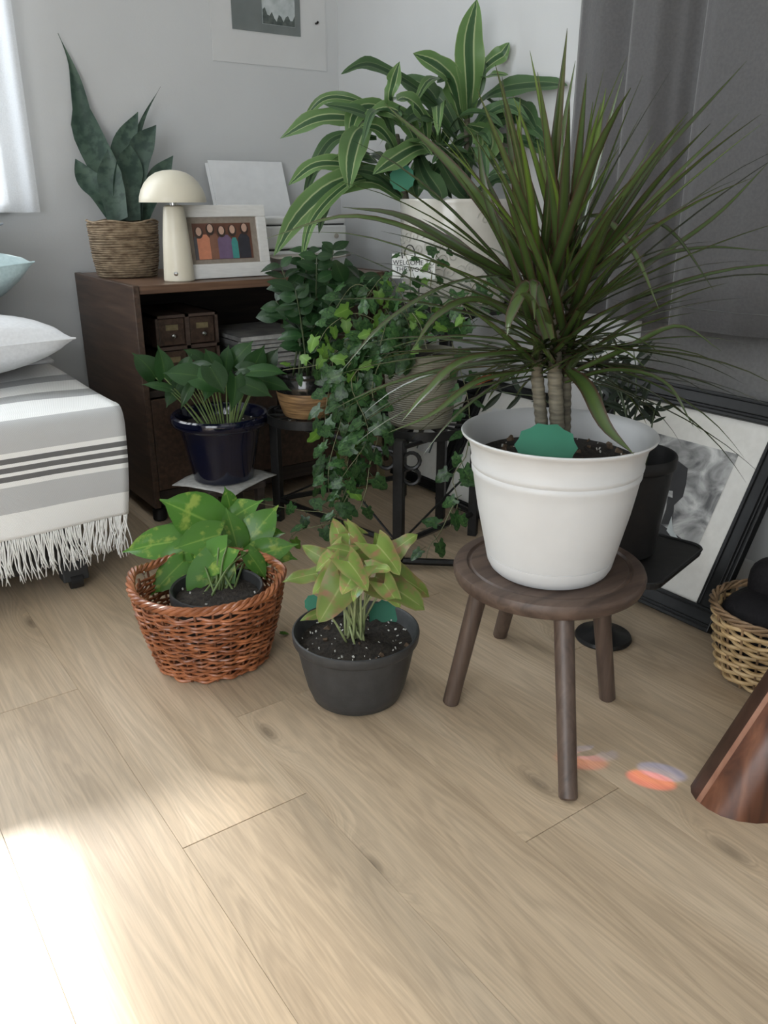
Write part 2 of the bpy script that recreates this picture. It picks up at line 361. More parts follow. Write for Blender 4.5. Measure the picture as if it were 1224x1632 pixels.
M['black_cloth'] = pm('black_cordura', (.006, .0055, .0065), (.010, .009, .010), .7, 200, bump=.3, spec=.2)
M['strap'] = pm('slate_strap', (.02, .024, .032), (.035, .04, .05), .8, 200, bump=.3)
M['gilt'] = pm('worn_gilt_wood', (.12, .095, .045), (.22, .175, .09), .5, 40, bump=.2)
M['ribbed'] = pm('olive_beige_ceramic', (.165, .158, .115), (.20, .19, .14), .6, 20)
M['embossed'] = pm('cream_glazed_ceramic', (.50, .485, .43), (.60, .585, .53), .22, 14, coat=.3)
M['emboss_dk'] = pm('grey_glaze_relief', (.38, .37, .33), (.48, .47, .42), .3, 14)
M['rattan'] = pm('striped_rattan', (.13, .07, .028), (.36, .22, .10), .5, 16, (1, 1, 14), bump=.3, bscale=40)
M['dk_glaze'] = pm('black_glaze', (.008, .008, .008), (.014, .014, .013), .15, 20, coat=.5)
M['sign'] = pm('white_sign_board', (.72, .73, .71), (.76, .77, .75), .7, 30)
M['ink'] = pm('black_ink', (.03, .03, .032), (.04, .04, .042), .8, 30)
M['poster'] = pm('pale_poster_paper', (.585, .59, .585), (.61, .615, .61), .9, 8)
M['artmat'] = pm('grey_green_mount', (.145, .165, .16), (.18, .20, .195), .85, 12)
M['art_sky'] = pm('art_pale', (.36, .40, .40), (.52, .56, .56), .8, 30)
M['art_dark'] = pm('art_trees', (.05, .065, .06), (.12, .14, .13), .8, 60)
def bwart():
    m, nt, b = nodes('black_white_photo'); L = nt.links
    uv = N(nt, 'ShaderNodeUVMap', uv_map='UVMap')
    n1 = N(nt, 'ShaderNodeTexNoise'); n1.inputs['Scale'].default_value = 4.5; n1.inputs['Detail'].default_value = 6; n1.inputs['Distortion'].default_value = 1.2
    L.new(uv.outputs[0], n1.inputs['Vector'])
    rp = N(nt, 'ShaderNodeValToRGB'); e = rp.color_ramp.elements; e.new(.5)
    for k, (p, c) in enumerate(((.33, (.06, .06, .06)), (.5, (.28, .28, .27)), (.68, (.60, .60, .58)))): e[k].position = p; e[k].color = rgba(c)
    L.new(n1.outputs['Fac'], rp.inputs[0]); L.new(rp.outputs[0], b.inputs['Base Color']); b.inputs['Roughness'].default_value = .5
    return m
M['bwart'] = bwart()
def glassmat():
    m, nt, b = nodes('window_glass'); b.inputs['Base Color'].default_value = (1, 1, 1, 1); b.inputs['Roughness'].default_value = 0
    tr = N(nt, 'ShaderNodeBsdfTransparent'); gl = N(nt, 'ShaderNodeBsdfGlossy'); gl.inputs['Roughness'].default_value = .02
    ms = N(nt, 'ShaderNodeMixShader'); ms.inputs[0].default_value = .06
    nt.links.new(tr.outputs[0], ms.inputs[1]); nt.links.new(gl.outputs[0], ms.inputs[2]); nt.links.new(ms.outputs[0], nt.nodes['Material Output'].inputs[0])
    return m
M['glass'] = glassmat()
# foliage
M['lf_marg'] = leafmat('marginata_leaf', [(0, (.062, .100, .024)), (.62, (.047, .080, .024)), (.84, (.052, .036, .020)), (1, (.065, .026, .022))], .24, var=.35, trans=.18, spec=.75)
M['lf_marg_b'] = leafmat('marginata_young_leaf', [(0, (.13, .21, .03)), (.6, (.085, .145, .028)), (.85, (.07, .06, .025)), (1, (.07, .035, .025))], .3, var=.25, trans=.3, spec=.6)
M['lf_dead'] = leafmat('orange_leaf', [(0, (.42, .09, .025)), (1, (.36, .07, .02))], .5, var=.05)
M['lf_drac'] = leafmat('striped_dracaena_leaf', [(0, (.044, .100, .040)), (.26, (.052, .115, .045)), (.31, (.40, .48, .26)), (.36, (.34, .42, .20)), (.42, (.12, .22, .075)), (.92, (.135, .24, .085)), (1, (.24, .33, .14))], .34, var=.16, trans=.22)
M['lf_drac_d'] = leafmat('dark_dracaena_leaf', [(0, (.034, .075, .034)), (.28, (.042, .088, .039)), (.33, (.18, .24, .12)), (.40, (.065, .128, .052)), (1, (.075, .14, .06))], .38, var=.2, trans=.18)
M['lf_ivy'] = leafmat('ivy_leaf', [(0, (.085, .155, .050)), (.10, (.040, .098, .028)), (1, (.032, .082, .024))], .32, noise_c=(.014, .044, .014), nscale=7, var=.35, trans=.2)
M['lf_ivy_b'] = leafmat('young_ivy_leaf', [(0, (.20, .34, .07)), (.10, (.125, .255, .035)), (1, (.095, .20, .03))], .38, var=.2, trans=.3)
M['lf_poth'] = leafmat('pothos_leaf', [(0, (.20, .35, .07)), (.08, (.085, .215, .034)), (1, (.070, .185, .030))], .22, noise_c=(.26, .36, .07), nscale=4.5, nlo=.56, nhi=.68, var=.25, trans=.22)
M['lf_poth_d'] = leafmat('dark_pothos_leaf', [(0, (.055, .110, .030)), (.08, (.026, .070, .020)), (1, (.021, .060, .017))], .30, var=.3, trans=.2)
M['lf_peace'] = leafmat('deep_green_leaf', [(0, (.045, .090, .030)), (.08, (.020, .056, .018)), (1, (.016, .047, .015))], .30, var=.35, trans=.15)
M['lf_syng'] = leafmat('arrowhead_leaf', [(0, (.40, .45, .17)), (.08, (.22, .31, .07)), (.7, (.18, .265, .06)), (1, (.27, .25, .09))], .40, noise_c=(.33, .19, .10), nscale=3.5, nlo=.54, nhi=.68, var=.30, trans=.25)
M['lf_snake'] = leafmat('snake_plant_leaf', [(0, (.040, .072, .052)), (.25, (.060, .098, .070)), (.5, (.038, .070, .050)), (.75, (.056, .092, .064)), (1, (.045, .078, .055))], .5, axis=1, noise_c=(.022, .046, .034), nscale=38, nlo=.45, nhi=.6, var=.12, trans=.08)
M['lf_palm'] = leafmat('palm_leaf', [(0, (.018, .030, .016)), (1, (.014, .024, .013))], .45, var=.3, trans=.1)
M['stem_g'] = pm('green_stem', (.10, .16, .045), (.15, .21, .07), .45, 30)
M['stem_y'] = pm('pale_stem', (.25, .30, .13), (.32, .36, .18), .45, 30)
M['stem_d'] = pm('dark_stem', (.035, .055, .022), (.06, .085, .035), .5, 30)
M['vine'] = pm('ivy_vine', (.11, .12, .055), (.17, .17, .09), .6, 40)
M['cane'] = pm('ringed_cane', (.085, .075, .052), (.17, .15, .105), .7, 26, (1, 1, 7), bump=.5)
M['photo_c'] = [pm('print_%d' % i, c, tuple(min(1, x*1.15) for x in c), .35, 60) for i, c in enumerate([(.13, .06, .04), (.55, .22, .13), (.22, .11, .075), (.16, .11, .19), (.06, .27, .25), (.035, .035, .045), (.52, .34, .26), (.05, .035, .03), (.09, .09, .10)])]

# ------------------------------------------------------------------ the room
XR, YB, XL, YR, ZC = 1.743, 2.726, -1.4, -2.5, 2.4
def wall_hole(axis, p0, p1, a0, a1, hole):
    """wall slab along axis ('x' or 'y'), between p0 and p1 thick, a0..a1 long, with a window hole (h0,h1,z0,z1)"""
    mb = MB(); h0, h1, z0, z1 = hole
    for (s0, s1, t0, t1) in ((a0, h0, 0, ZC), (h1, a1, 0, ZC), (h0, h1, 0, z0), (h0, h1, z1, ZC)):
        if axis == 'x': mb.box((s0, p0, t0), (s1, p1, t1))
        else: mb.box((p0, s0, t0), (p1, s1, t1))
    return mb
W1 = (-1.0, 0.60, 0.86, 2.10)
struct('wall_back', wall_hole('x', YB, YB+.12, XL-.12, XR+.12, W1), M['wall'])
struct('wall_right', MB().box((XR, YR-.12, 0), (XR+.12, YB+.12, ZC)), M['wall'])
struct('wall_left', wall_hole('y', XL-.12, XL, YR-.12, YB+.12, (-1.25, .55, .08, 2.05)), M['wall'])
struct('wall_rear', wall_hole('x', YR-.12, YR, XL-.12, XR+.12, (-1.1, .5, .9, 2.1)), M['wall'])
struct('ceiling', MB().box((XL-.12, YR-.12, ZC), (XR+.12, YB+.12, ZC+.1)), M['ceiling'])
fl = struct('floor', MB().box((XL-.12, YR-.12, -.06), (XR+.12, YB+.12, -.0035)), M['underlay'])
# laminate boards, laid along Y, each its own piece
PWD, PLN = .2065, 1.22
plank_me = {}
def plank_mesh(ln):
    k = round(ln, 3)
    if k not in plank_me:
        mb = MB(); b = .0007
        x, y = PWD/2-.00015, ln/2-.0006
        mb.add([(-x, -y, -.008), (x, -y, -.008), (x, y, -.008), (-x, y, -.008), (-x, -y, -b*.6), (x, -y, -b*.6), (x, y, -b*.6), (-x, y, -b*.6), (-x+b*.4, -y+b, 0), (x-b*.4, -y+b, 0), (x-b*.4, y-b, 0), (-x+b*.4, y-b, 0)],
               [(0, 1, 5, 4), (1, 2, 6, 5), (2, 3, 7, 6), (3, 0, 4, 7), (4, 5, 9, 8), (5, 6, 10, 9), (6, 7, 11, 10), (7, 4, 8, 11), (8, 9, 10, 11)])
        plank_me[k] = mb.mesh('plank', M['floor'], False)
    return plank_me[k]
seam = {0: .94, 1: 1.19, 2: .662, -1: 1.45, 3: .15, -2: .30, 4: 1.0, 5: .5, 6: 1.32, -3: .78, -4: 1.1}
for k in range(-13, 8):
    x0 = .311+k*PWD
    if x0+PWD < XL-.05 or x0 > XR+.05: continue
    s = seam.get(k, (k*.437) % PLN)
    while s > YR: s -= PLN
    y = s
    while y < YB:
        y0, y1 = max(y, YR), min(y+PLN, YB)
        if y1-y0 > .03:
            put('plank', plank_mesh(y1-y0), fl, Matrix.Translation((x0+PWD/2, (y0+y1)/2, 0)))
        y += PLN
# baseboards
struct('baseboard_back', MB().box((XL, YB-.012, .0), (XR-.012, YB, .08)), M['trim'], bev=.003)
struct('baseboard_right', MB().box((XR-.012, YR, .0), (XR, YB, .08)), M['trim'], bev=.003)
# windows: frame, sash bars and panes
def window(name, axis, p, a0, a1, z0, z1, inward):
    t = .05; mb = MB()
    def bx(m, s0, s1, t0, t1, d0, d1):
        d0, d1 = sorted((p+d0*inward, p+d1*inward))
        if axis == 'x': m.box((s0, d0, t0), (s1, d1, t1))
        else: m.box((d0, s0, t0), (d1, s1, t1))
    for q in ((a0, a0+t, z0, z1), (a1-t, a1, z0, z1), (a0+t, a1-t, z0, z0+t), (a0+t, a1-t, z1-t, z1), ((a0+a1)/2-.02, (a0+a1)/2+.02, z0+t, z1-t)): bx(mb, *q, -.11, -.07)
    o = struct(name, mb, M['trim'])
    for s0, s1 in ((a0+t, (a0+a1)/2-.02), ((a0+a1)/2+.02, a1-t)):
        g = MB(); bx(g, s0, s1, z0+t, z1-t, -.093, -.089); part('pane', g, M['glass'], o, False)
    s = MB(); bx(s, a0-.0, a1+.0, z0-.02, z0+.004, -.07, .03); part('window_sill', s, M['trim'], o, False, bev=.003)
    return o
window('window_1', 'x', YB, W1[0], W1[1], W1[2], W1[3], -1)
window('added_window_left', 'y', XL, -1.25, .55, .08, 2.05, 1)  # unseen opening added for the left fill lamp
window('added_window_rear', 'x', YR, -1.1, .5, .9, 2.1, 1)  # unseen opening added for the rear fill lamp

# sheer added at the back window's right end, to glow and stop the sun
def sheermat():
    m, nt, b = nodes('white_sheer'); L = nt.links
    d = N(nt, 'ShaderNodeBsdfDiffuse'); d.inputs[0].default_value = (.85, .86, .87, 1)
    t = N(nt, 'ShaderNodeBsdfTranslucent'); t.inputs[0].default_value = (.88, .90, .92, 1)
    p = N(nt, 'ShaderNodeBsdfTransparent')
    tc = N(nt, 'ShaderNodeTexCoord'); no = N(nt, 'ShaderNodeTexNoise'); no.inputs['Scale'].default_value = 300; L.new(tc.outputs['Object'], no.inputs['Vector'])
    mr = N(nt, 'ShaderNodeMapRange'); mr.inputs['To Min'].default_value = .15; mr.inputs['To Max'].default_value = .35; L.new(no.outputs['Fac'], mr.inputs[0])
    a = N(nt, 'ShaderNodeMixShader'); a.inputs[0].default_value = .6; L.new(d.outputs[0], a.inputs[1]); L.new(t.outputs[0], a.inputs[2])
    c = N(nt, 'ShaderNodeMixShader'); L.new(mr.outputs[0], c.inputs[0]); L.new(a.outputs[0], c.inputs[1]); L.new(p.outputs[0], c.inputs[2])
    L.new(c.outputs[0], nt.nodes['Material Output'].inputs[0])
    return m
M['sheer'] = sheermat()
def rod(name, label, a, b, loc):
    t = thing(name, label, 'curtain rod', loc)
    part('pole', MB().tube([a, b], .009, 10), M['black_metal'], t)
    for p in (a, b):
        e = Vector(p); d = (Vector(b)-Vector(a)).normalized()*(.02 if p is b else -.02)
        part('finial', MB().tube([e, e+d*.5, e+d, e+d*1.4], [.009, .018, .016, .004], 10), M['black_metal'], t)
    return t
t = thing('added_sheer_curtain', 'added white sheer curtain at the end of the back window', 'curtain', (.45, YB-.05, .84))
part('sheer_cloth', MB().grid(lambda u, v: (.24+.43*u, YB-.055+.014*math.sin(u*34)+.006*math.sin(u*11+v*2), .84+1.34*v), 60, 10), M['sheer'], t)
rod('curtain_rod', 'black rod above the back window carrying the added white sheer', (-1.1, YB-.055, 2.19), (.74, YB-.055, 2.19), (-.2, YB-.055, 2.19))

# dark curtain on the right wall
def cur_x(y, z):
    k = [(1.60, .012), (1.575, .030), (1.50, .050), (1.43, .020), (1.405, .052), (1.385, .072), (1.33, .068), (1.285, .030), (1.255, .006), (1.232, .010), (1.215, .052), (1.17, .066), (1.05, .060), (.95, .030), (.90, .060), (.80, .068), (.70, .025), (.62, .06), (.5, .065), (.4, .03)]
    for (ya, xa), (yb, xb) in zip(k, k[1:]):
        if ya >= y >= yb:
            f = (ya-y)/(ya-yb); f = f*f*(3-2*f); return XR-.010-(xa+(xb-xa)*f)
    return XR-.03
t = thing('curtain', 'charcoal grey curtain in soft folds on the wall above the leaning frames', 'curtain', (XR-.04, 1.0, .60))
def curt(u, v):
    y = 1.60-1.2*u; z = .60+1.58*v
    sway = .004*math.sin(9*u+5*v)
    return (cur_x(y, z)+sway*(1-v), y+.004*math.sin(6*v+u*3), z)
o = part('curtain_cloth', MB().grid(curt, 170, 12), M['curtain'], t, ang=None)
sm = o.modifiers.new('solidify', 'SOLIDIFY'); sm.thickness = .002
def lin(u, v):
    y = 1.335-.935*u
    return (XR-.006-.003*math.sin(y*40), y, .30+1.88*v)
part('wall_dark_sheet', MB().grid(lin, 90, 8), M['wall_sheet'], t, ang=None)  # grey sheet added to darken the wall below the curtain
part('hem_stitch', MB().tube([Vector(curt(i/150, .03))-Vector((.0012, 0, 0)) for i in range(151)], .0012, 4), M['hem'], t)
rod('curtain_rod', 'black rod on the wall carrying the charcoal curtain', (XR-.05, 1.72, 2.19), (XR-.05, .30, 2.19), (XR-.05, 1.0, 2.19))

# ------------------------------------------------------------------ wall art
t = thing('poster', 'large pale poster taped flat on the wall with small grey mounted picture', 'poster', (1.485, YB, 1.286))
part('sheet', MB().box((1.272, YB-.0025, 1.286), (1.693, YB-.0005, 1.86)), M['poster'], t, False)
g0, g1 = 1.345, 1.593
mm = part('mount', MB().box((g0, YB-.006, 1.381), (g1, YB-.0025, 1.70)), M['artmat'], t, False)
pic = MB(); y = YB-.0075
pic.box((1.452, y, 1.405), (1.572, YB-.006, 1.56)); part('picture', pic, M['art_sky'], mm, False)
tr = MB(); pts = [(1.453, 1.406)]
random.seed(3)
for i in range(15): pts.append((1.453+.118*(i/14), 1.424+.010*math.sin(i*1.9)+.02*max(0, 1-i/5)+.006*random.random()))
pts = [(1.571, 1.406)]+list(reversed(pts[1:]))+[(1.453, 1.406)]
tr.prism([(a, b) for a, b in pts], .0006, Matrix(((1, 0, 0, 0), (0, 0, -1, y), (0, 1, 0, 0), (0, 0, 0, 1))))
part('tree_line', tr, M['art_dark'], mm, False)
t = thing('wall_hook', 'small dark screw hook in the bare wall beside the poster', 'hook', (1.655, YB, 1.426))
part('screw', MB().tube([(1.655, YB, 1.426), (1.655, YB-.012, 1.426), (1.655, YB-.016, 1.430)], .0035, 8), M['black_metal'], t)
part('plate', MB().tube([(1.655, YB, 1.426), (1.655, YB-.0015, 1.426)], .008, 14), M['trim'], t)

# ------------------------------------------------------------------ cabinet
CX0, CX1, CY0, CY1, CZT = .752, 1.575, 2.188, 2.700, .663
t = thing('cabinet', 'dark walnut low cabinet with open shelf, standing in the corner', 'cabinet', ((CX0+CX1)/2, (CY0+CY1)/2, 0))
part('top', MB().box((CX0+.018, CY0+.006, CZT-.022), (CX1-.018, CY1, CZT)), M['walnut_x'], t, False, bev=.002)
for a, b in ((CX0, CX0+.018), (CX1-.018, CX1)):
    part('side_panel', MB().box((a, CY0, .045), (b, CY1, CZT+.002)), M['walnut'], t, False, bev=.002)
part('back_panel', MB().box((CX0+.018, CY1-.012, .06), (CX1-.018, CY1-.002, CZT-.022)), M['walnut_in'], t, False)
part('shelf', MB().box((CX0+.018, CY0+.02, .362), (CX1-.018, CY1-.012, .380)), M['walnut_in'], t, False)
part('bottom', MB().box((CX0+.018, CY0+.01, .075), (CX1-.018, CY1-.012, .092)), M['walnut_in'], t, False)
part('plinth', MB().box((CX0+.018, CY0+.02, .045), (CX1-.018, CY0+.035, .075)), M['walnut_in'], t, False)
for k in range(2):
    a = CX0+.020+k*.394; d = part('door', MB().box((a, CY0+.004, .095), (a+.390, CY0+.020, .358)), M['walnut'], t, False, bev=.002)
    part('door_knob', MB().lathe([(0, 0), (.006, 0), (.005, .008), (.010, .014), (.008, .020), (0, .021)], n=12), M['steel'], d, ).matrix_basis = Matrix.Translation((a+(.36 if k == 0 else .03), CY0+.004, .24)) @ Matrix.Rotation(R(90), 4, 'X')
for a in (CX0+.022, CX1-.022):
    for b in (CY0+.03, CY1-.03):
        c = part('caster', MB().lathe([(.004, 0), (.017, .0), (.020, .004), (.020, .030), (.017, .036), (.008, .038), (.008, .046)], (a, b, 0), 16), M['black_plastic'], t)
# two chipped white flecks on the side panel edge are wear of the veneer: left to the material

# card-index drawer box on the shelf
bx0, bx1, by0, by1, bz0, bz1 = .845, 1.035, 2.300, 2.58, .381, .568
t = thing('drawer_box', 'small dark wooden index drawer box on the cabinet shelf', 'drawer box', ((bx0+bx1)/2, (by0+by1)/2, bz0))
shell = MB()
shell.box((bx0, by0, bz0), (bx0+.008, by1, bz1)).box((bx1-.008, by0, bz0), (bx1, by1, bz1)).box((bx0, by0, bz1-.008), (bx1, by1, bz1)).box((bx0, by0, bz0), (bx1, by1, bz0+.008)).box((bx0, by1-.006, bz0), (bx1, by1, bz1))
shell.box(((bx0+bx1)/2-.006, by0, bz0), ((bx0+bx1)/2+.006, by1, bz1)).box((bx0, by0, (bz0+bz1)/2-.005), (bx1, by1, (bz0+bz1)/2+.005))
part('case', shell, M['stoolwood'], t, False)
for i in range(2):
    for j in range(2):
        x0 = bx0+.0105+i*.0925; z0 = bz0+.0105+j*.0915; x1 = x0+.0755; z1 = z0+.0745
        d = part('drawer', MB().box((x0, by0+.004, z0), (x1, by1-.02, z1)), M['walnut'], t, False, bev=.0015)
        part('label_holder', MB().box(((x0+x1)/2-.018, by0+.001, z0+.042), ((x0+x1)/2+.018, by0+.004, z0+.058)), M['gilt'], d, False)
        part('knob', MB().lathe([(0, 0), (.003, 0), (.003, .006), (.007, .010), (.006, .015), (0, .017)], n=12), M['steel'], d).matrix_basis = Matrix.Translation(((x0+x1)/2, by0+.004, z0+.027)) @ Matrix.Rotation(R(90), 4, 'X')
# magazines in a stack on the same shelf
random.seed(11); z = .381
for i in range(9):
    h = random.choice((.008, .012, .015)) if i < 8 else .014
    dx, dy = random.uniform(-.008, .008), random.uniform(-.012, .012); mb = MB()
    x0, x1, y0, y1 = 1.062+dx, 1.30+dx, 2.235+dy, 2.50+dy
    lab = ['folded grey magazine lying on top of the shelf stack', 'thin magazine inside the stack on the cabinet shelf'][0 if i == 8 else 1]
    tt = thing('magazine', lab, 'magazine', ((x0+x1)/2, (y0+y1)/2, z), 'magazines stacked on the cabinet shelf')
    part('pages', MB().box((x0+.003, y0+.002, z+.001), (x1-.003, y1-.002, z+h-.001)), M['newsprint'], tt, False)
    cv = MB().box((x0, y0, z), (x1, y1, z+.001)).box((x0, y0, z+h-.001), (x1, y1, z+h-.0002)).box((x0, y0, z), (x0+.0012, y1, z+h-.0002))
    part('cover', cv, M['magazine'], tt, False)
    z += h+.0004
# wooden picture box at the right of the shelf
t = thing('wooden_tray', 'wooden box with pale lid edge at the end of cabinet shelf', 'box', (1.47, 2.42, .381))
part('box_body', MB().box((1.385, 2.26, .381), (1.552, 2.56, .585)), M['walnut'], t, False, bev=.003)
part('lid', MB().box((1.380, 2.25, .585), (1.555, 2.565, .607)), M['gilt'], t, False, bev=.003)

# gilt frame leaning on the cabinet end, behind the stand
t = thing('gilt_frame', 'dull gilt wooden frame standing low on the floor against the cabinet', 'picture frame', (1.42, 2.15, 0))
Rg = Matrix.Rotation(R(-8), 4, 'X')
def gf(a, b): return MB().box(a, b, Rg.to_3x3(), (1.42, 2.11, 0))
for a, b in (((1.335, 2.10, .001), (1.50, 2.12, .03)), ((1.335, 2.10, .13), (1.50, 2.12, .16)), ((1.335, 2.10, .03), (1.362, 2.12, .13)), ((1.473, 2.10, .03), (1.50, 2.12, .13))):
    part('frame_rail', gf(a, b), M['gilt'], t, False, bev=.003)
part('picture_panel', gf((1.362, 2.108, .03), (1.473, 2.116, .13)), M['walnut'], t, False)

# ------------------------------------------------------------------ on the cabinet: lamp, frame, printer
L0 = Vector((.918, 2.275, CZT+.0005))
t = thing('mushroom_lamp', 'cream mushroom table lamp with domed shade on the cabinet', 'lamp', L0)
part('lamp_base', MB().lathe([(0, 0), (.040, 0), (.042, .003), (.0418, .010), (.036, .11), (.0285, .185), (.026, .194), (.020, .197), (0, .197)], L0, 40), M['cream'], t)
part('neck', MB().lathe([(.010, .196), (.010, .216)], L0, 20), M['steel'], t)
dome = [(.0, .286), (.02, .2845), (.04, .279), (.058, .268), (.072, .253), (.082, .236), (.0875, .219), (.089, .206), (.0885, .2045), (.087, .206)]
dome += [(r-.003, z-.003) for r, z in [(.0875, .219), (.082, .236), (.072, .253), (.058, .268), (.04, .279), (.02, .2845)]]+[(0, .282)]
part('lamp_shade', MB().lathe(list(reversed(dome)), L0, 56), M['cream'], t)
part('switch', MB().lathe([(0, 0), (.006, 0), (.006, .003), (.0035, .004), (.0035, .006), (0, .007)], n=14), M['steel'], t).matrix_basis = Matrix.Translation(L0+Vector((-.022, -.0338, .022))) @ Matrix.Rotation(R(-33), 4, 'Z') @ Matrix.Rotation(R(90), 4, 'X')

# white picture frame with the printed photo of five women
FR = Matrix.Translation((1.067, 2.275, CZT+.001)) @ Matrix.Rotation(R(-9), 4, 'X')
t = thing('photo_frame', 'white photo frame with a print of five people, on the cabinet', 'picture frame', (1.067, 2.275, CZT))
def fpart(name, a, b, m, par, bev=None):
    mb = MB().box(a, b); mb.v = [tuple(FR @ Vector(p)) for p in mb.v]
    return part(name, mb, m, par, False, bev=bev)
fw_, fh_ = .137, .198
fpart('rail', (-fw_, -.008, 0), (fw_, .008, .040), M['white_frame'], t, .002); fpart('rail', (-fw_, -.008, fh_-.032), (fw_, .008, fh_), M['white_frame'], t, .002)
fpart('stile', (-fw_, -.008, .040), (-fw_+.030, .008, fh_-.032), M['white_frame'], t, .002); fpart('stile', (fw_-.030, -.008, .040), (fw_, .008, fh_-.032), M['white_frame'], t, .002)
fpart('mount', (-fw_+.030, .0, .040), (fw_-.030, .005, fh_-.032), M['taupe'], t)
pr = fpart('photo_print', (-.092, -.001, .052), (.088, .0, .150), M['photo_c'][0], t)
def fig(poly, mi, lift):
    mb = MB().prism(poly, .0004, FR @ Matrix(((1, 0, 0, 0), (0, 0, -1, -.001-lift), (0, 1, 0, 0), (0, 0, 0, 1))))
    part('printed_figure', mb, M['photo_c'][mi], pr, False)
def ell(cx, cz, rx, rz, n=14): return [(cx+rx*math.cos(2*math.pi*i/n), cz+rz*math.sin(2*math.pi*i/n)) for i in range(n)]
def torso(cx, wd, top): return [(cx-wd, .053), (cx+wd, .053), (cx+wd, top-.012), (cx+wd*.5, top), (cx-wd*.5, top), (cx-wd, top-.012)]
for i, (cx, wd, top, mi, hx, hz) in enumerate([(-.086, .006, .115, 8, -.075, .128), (-.062, .020, .120, 1, -.075, .128), (-.030, .014, .122, 2, -.040, .136), (.002, .022, .118, 3, -.006, .130), (.032, .010, .110, 4, .028, .132), (.062, .018, .120, 5, .066, .136)]):
    fig(torso(cx, wd, top), mi, .0002*i)
    if i:
        fig(ell(hx, hz-.003, .013, .016), 7, .0014+.0001*i); fig(ell(hx, hz, .0085, .0115), 6, .0022+.0001*i)
st = MB().box((-.03, .008, .02), (.03, .011, .15)); st.v = [tuple(FR @ (Matrix.Translation((0, .008, .15)) @ Matrix.Rotation(R(28), 4, 'X') @ Matrix.Translation((0, -.008, -.15)) @ Vector(p))) for p in st.v]
part('easel_back', st, M['taupe'], t, False)

# printer
PX0, PX1, PY0, PY1, PZ0 = 1.14, 1.555, 2.40, 2.66, CZT+.0005
t = thing('printer', 'white desktop printer with paper standing in its rear tray', 'printer', ((PX0+PX1)/2, (PY0+PY1)/2, PZ0))
part('lower_body', MB().box((PX0, PY0, PZ0), (PX1, PY1, PZ0+.060)), M['printer'], t, False, bev=.006)
part('paper_slot', MB().box((PX0+.01, PY0+.006, PZ0+.058), (PX1-.03, PY1-.02, PZ0+.068)), M['printer_dk'], t, False)
part('upper_body', MB().box((PX0, PY0, PZ0+.066), (PX1, PY1, PZ0+.134)), M['printer'], t, False, bev=.006)
part('lid_gap', MB().box((PX0+.006, PY0+.006, PZ0+.132), (PX1-.006, PY1-.01, PZ0+.140)), M['printer_dk'], t, False)
part('scanner_lid', MB().box((PX0+.002, PY0+.001, PZ0+.138), (PX1-.002, PY1-.05, PZ0+.160)), M['printer'], t, False, bev=.005)
part('output_tray', MB().grid(lambda u, v: (PX0+.12+.24*u, PY0-.11*v+.002, PZ0+.046-.012*math.sin(v*2.2)+.010*(2*u-1)**2*v), 10, 8), M['printer_tan'], t).modifiers.new('solidify', 'SOLIDIFY').thickness = .004
part('button', MB().lathe([(0, 0), (.008, 0), (.008, .003), (0, .004)], n=16), M['printer_tan'], t).matrix_basis = Matrix.Translation((PX1-.04, PY0, PZ0+.10)) @ Matrix.Rotation(R(90), 4, 'X')
tl = Matrix.Translation((1.35, 2.628, PZ0+.150)) @ Matrix.Rotation(R(-20), 4, 'X')
def sh(name, a, b, m, par=t, mat4=tl, **k):
    mb = MB().box(a, b); mb.v = [tuple(mat4 @ Vector(p)) for p in mb.v]; return part(name, mb, m, par, False, **k)
sh('rear_tray', (-.135, .004, -.02), (.135, .010, .11), M['printer'], bev=.003)
sp_ = thing('paper_stack', 'white sheets of paper standing upright in the printer rear tray', 'paper', (1.35, 2.628, PZ0+.15))
sh('sheet', (-.136, -.003, 0), (.134, .0, .190), M['paper'], sp_); sh('sheet', (-.146, .0006, 0), (.12, .002, .182), M['paper'], sp_)

# ------------------------------------------------------------------ daybed
BX0, BX1 = -1.34, .575
t = thing('daybed', 'dark low daybed with mattress standing along the wall', 'bed', (-.4, 2.28, 0))
part('base', MB().box((BX0, 1.905, .060), (.47, 2.66, .205)), M['bedbase'], t, False, bev=.004)
for a, b in ((BX0+.03, -.46), (-.44, .445)):
    d = part('drawer_front', MB().box((a, 1.893, .072), (b, 1.905, .190)), M['bedbase'], t, False, bev=.003)
    part('drawer_pull', MB().box((a+.35, 1.885, .178), (b-.35, 1.893, .186)), M['steel'], d, False)
part('mattress', MB().box((BX0, 1.878, .206), (BX1, 2.68, .424)), M['mattress'], t, False, bev=.03)
for a in (BX0+.05, .44):
    for b in (1.90, 2.62):
        l = part('leg', MB().box((a-.03, b-.012, .022), (a+.03, b+.03, .075)), M['bedbase'], t, False, bev=.003)
        part('caster', MB().tube([(a-.014, b, .0205), (a+.014, b, .0205)], .020, 14), M['black_plastic'], l)
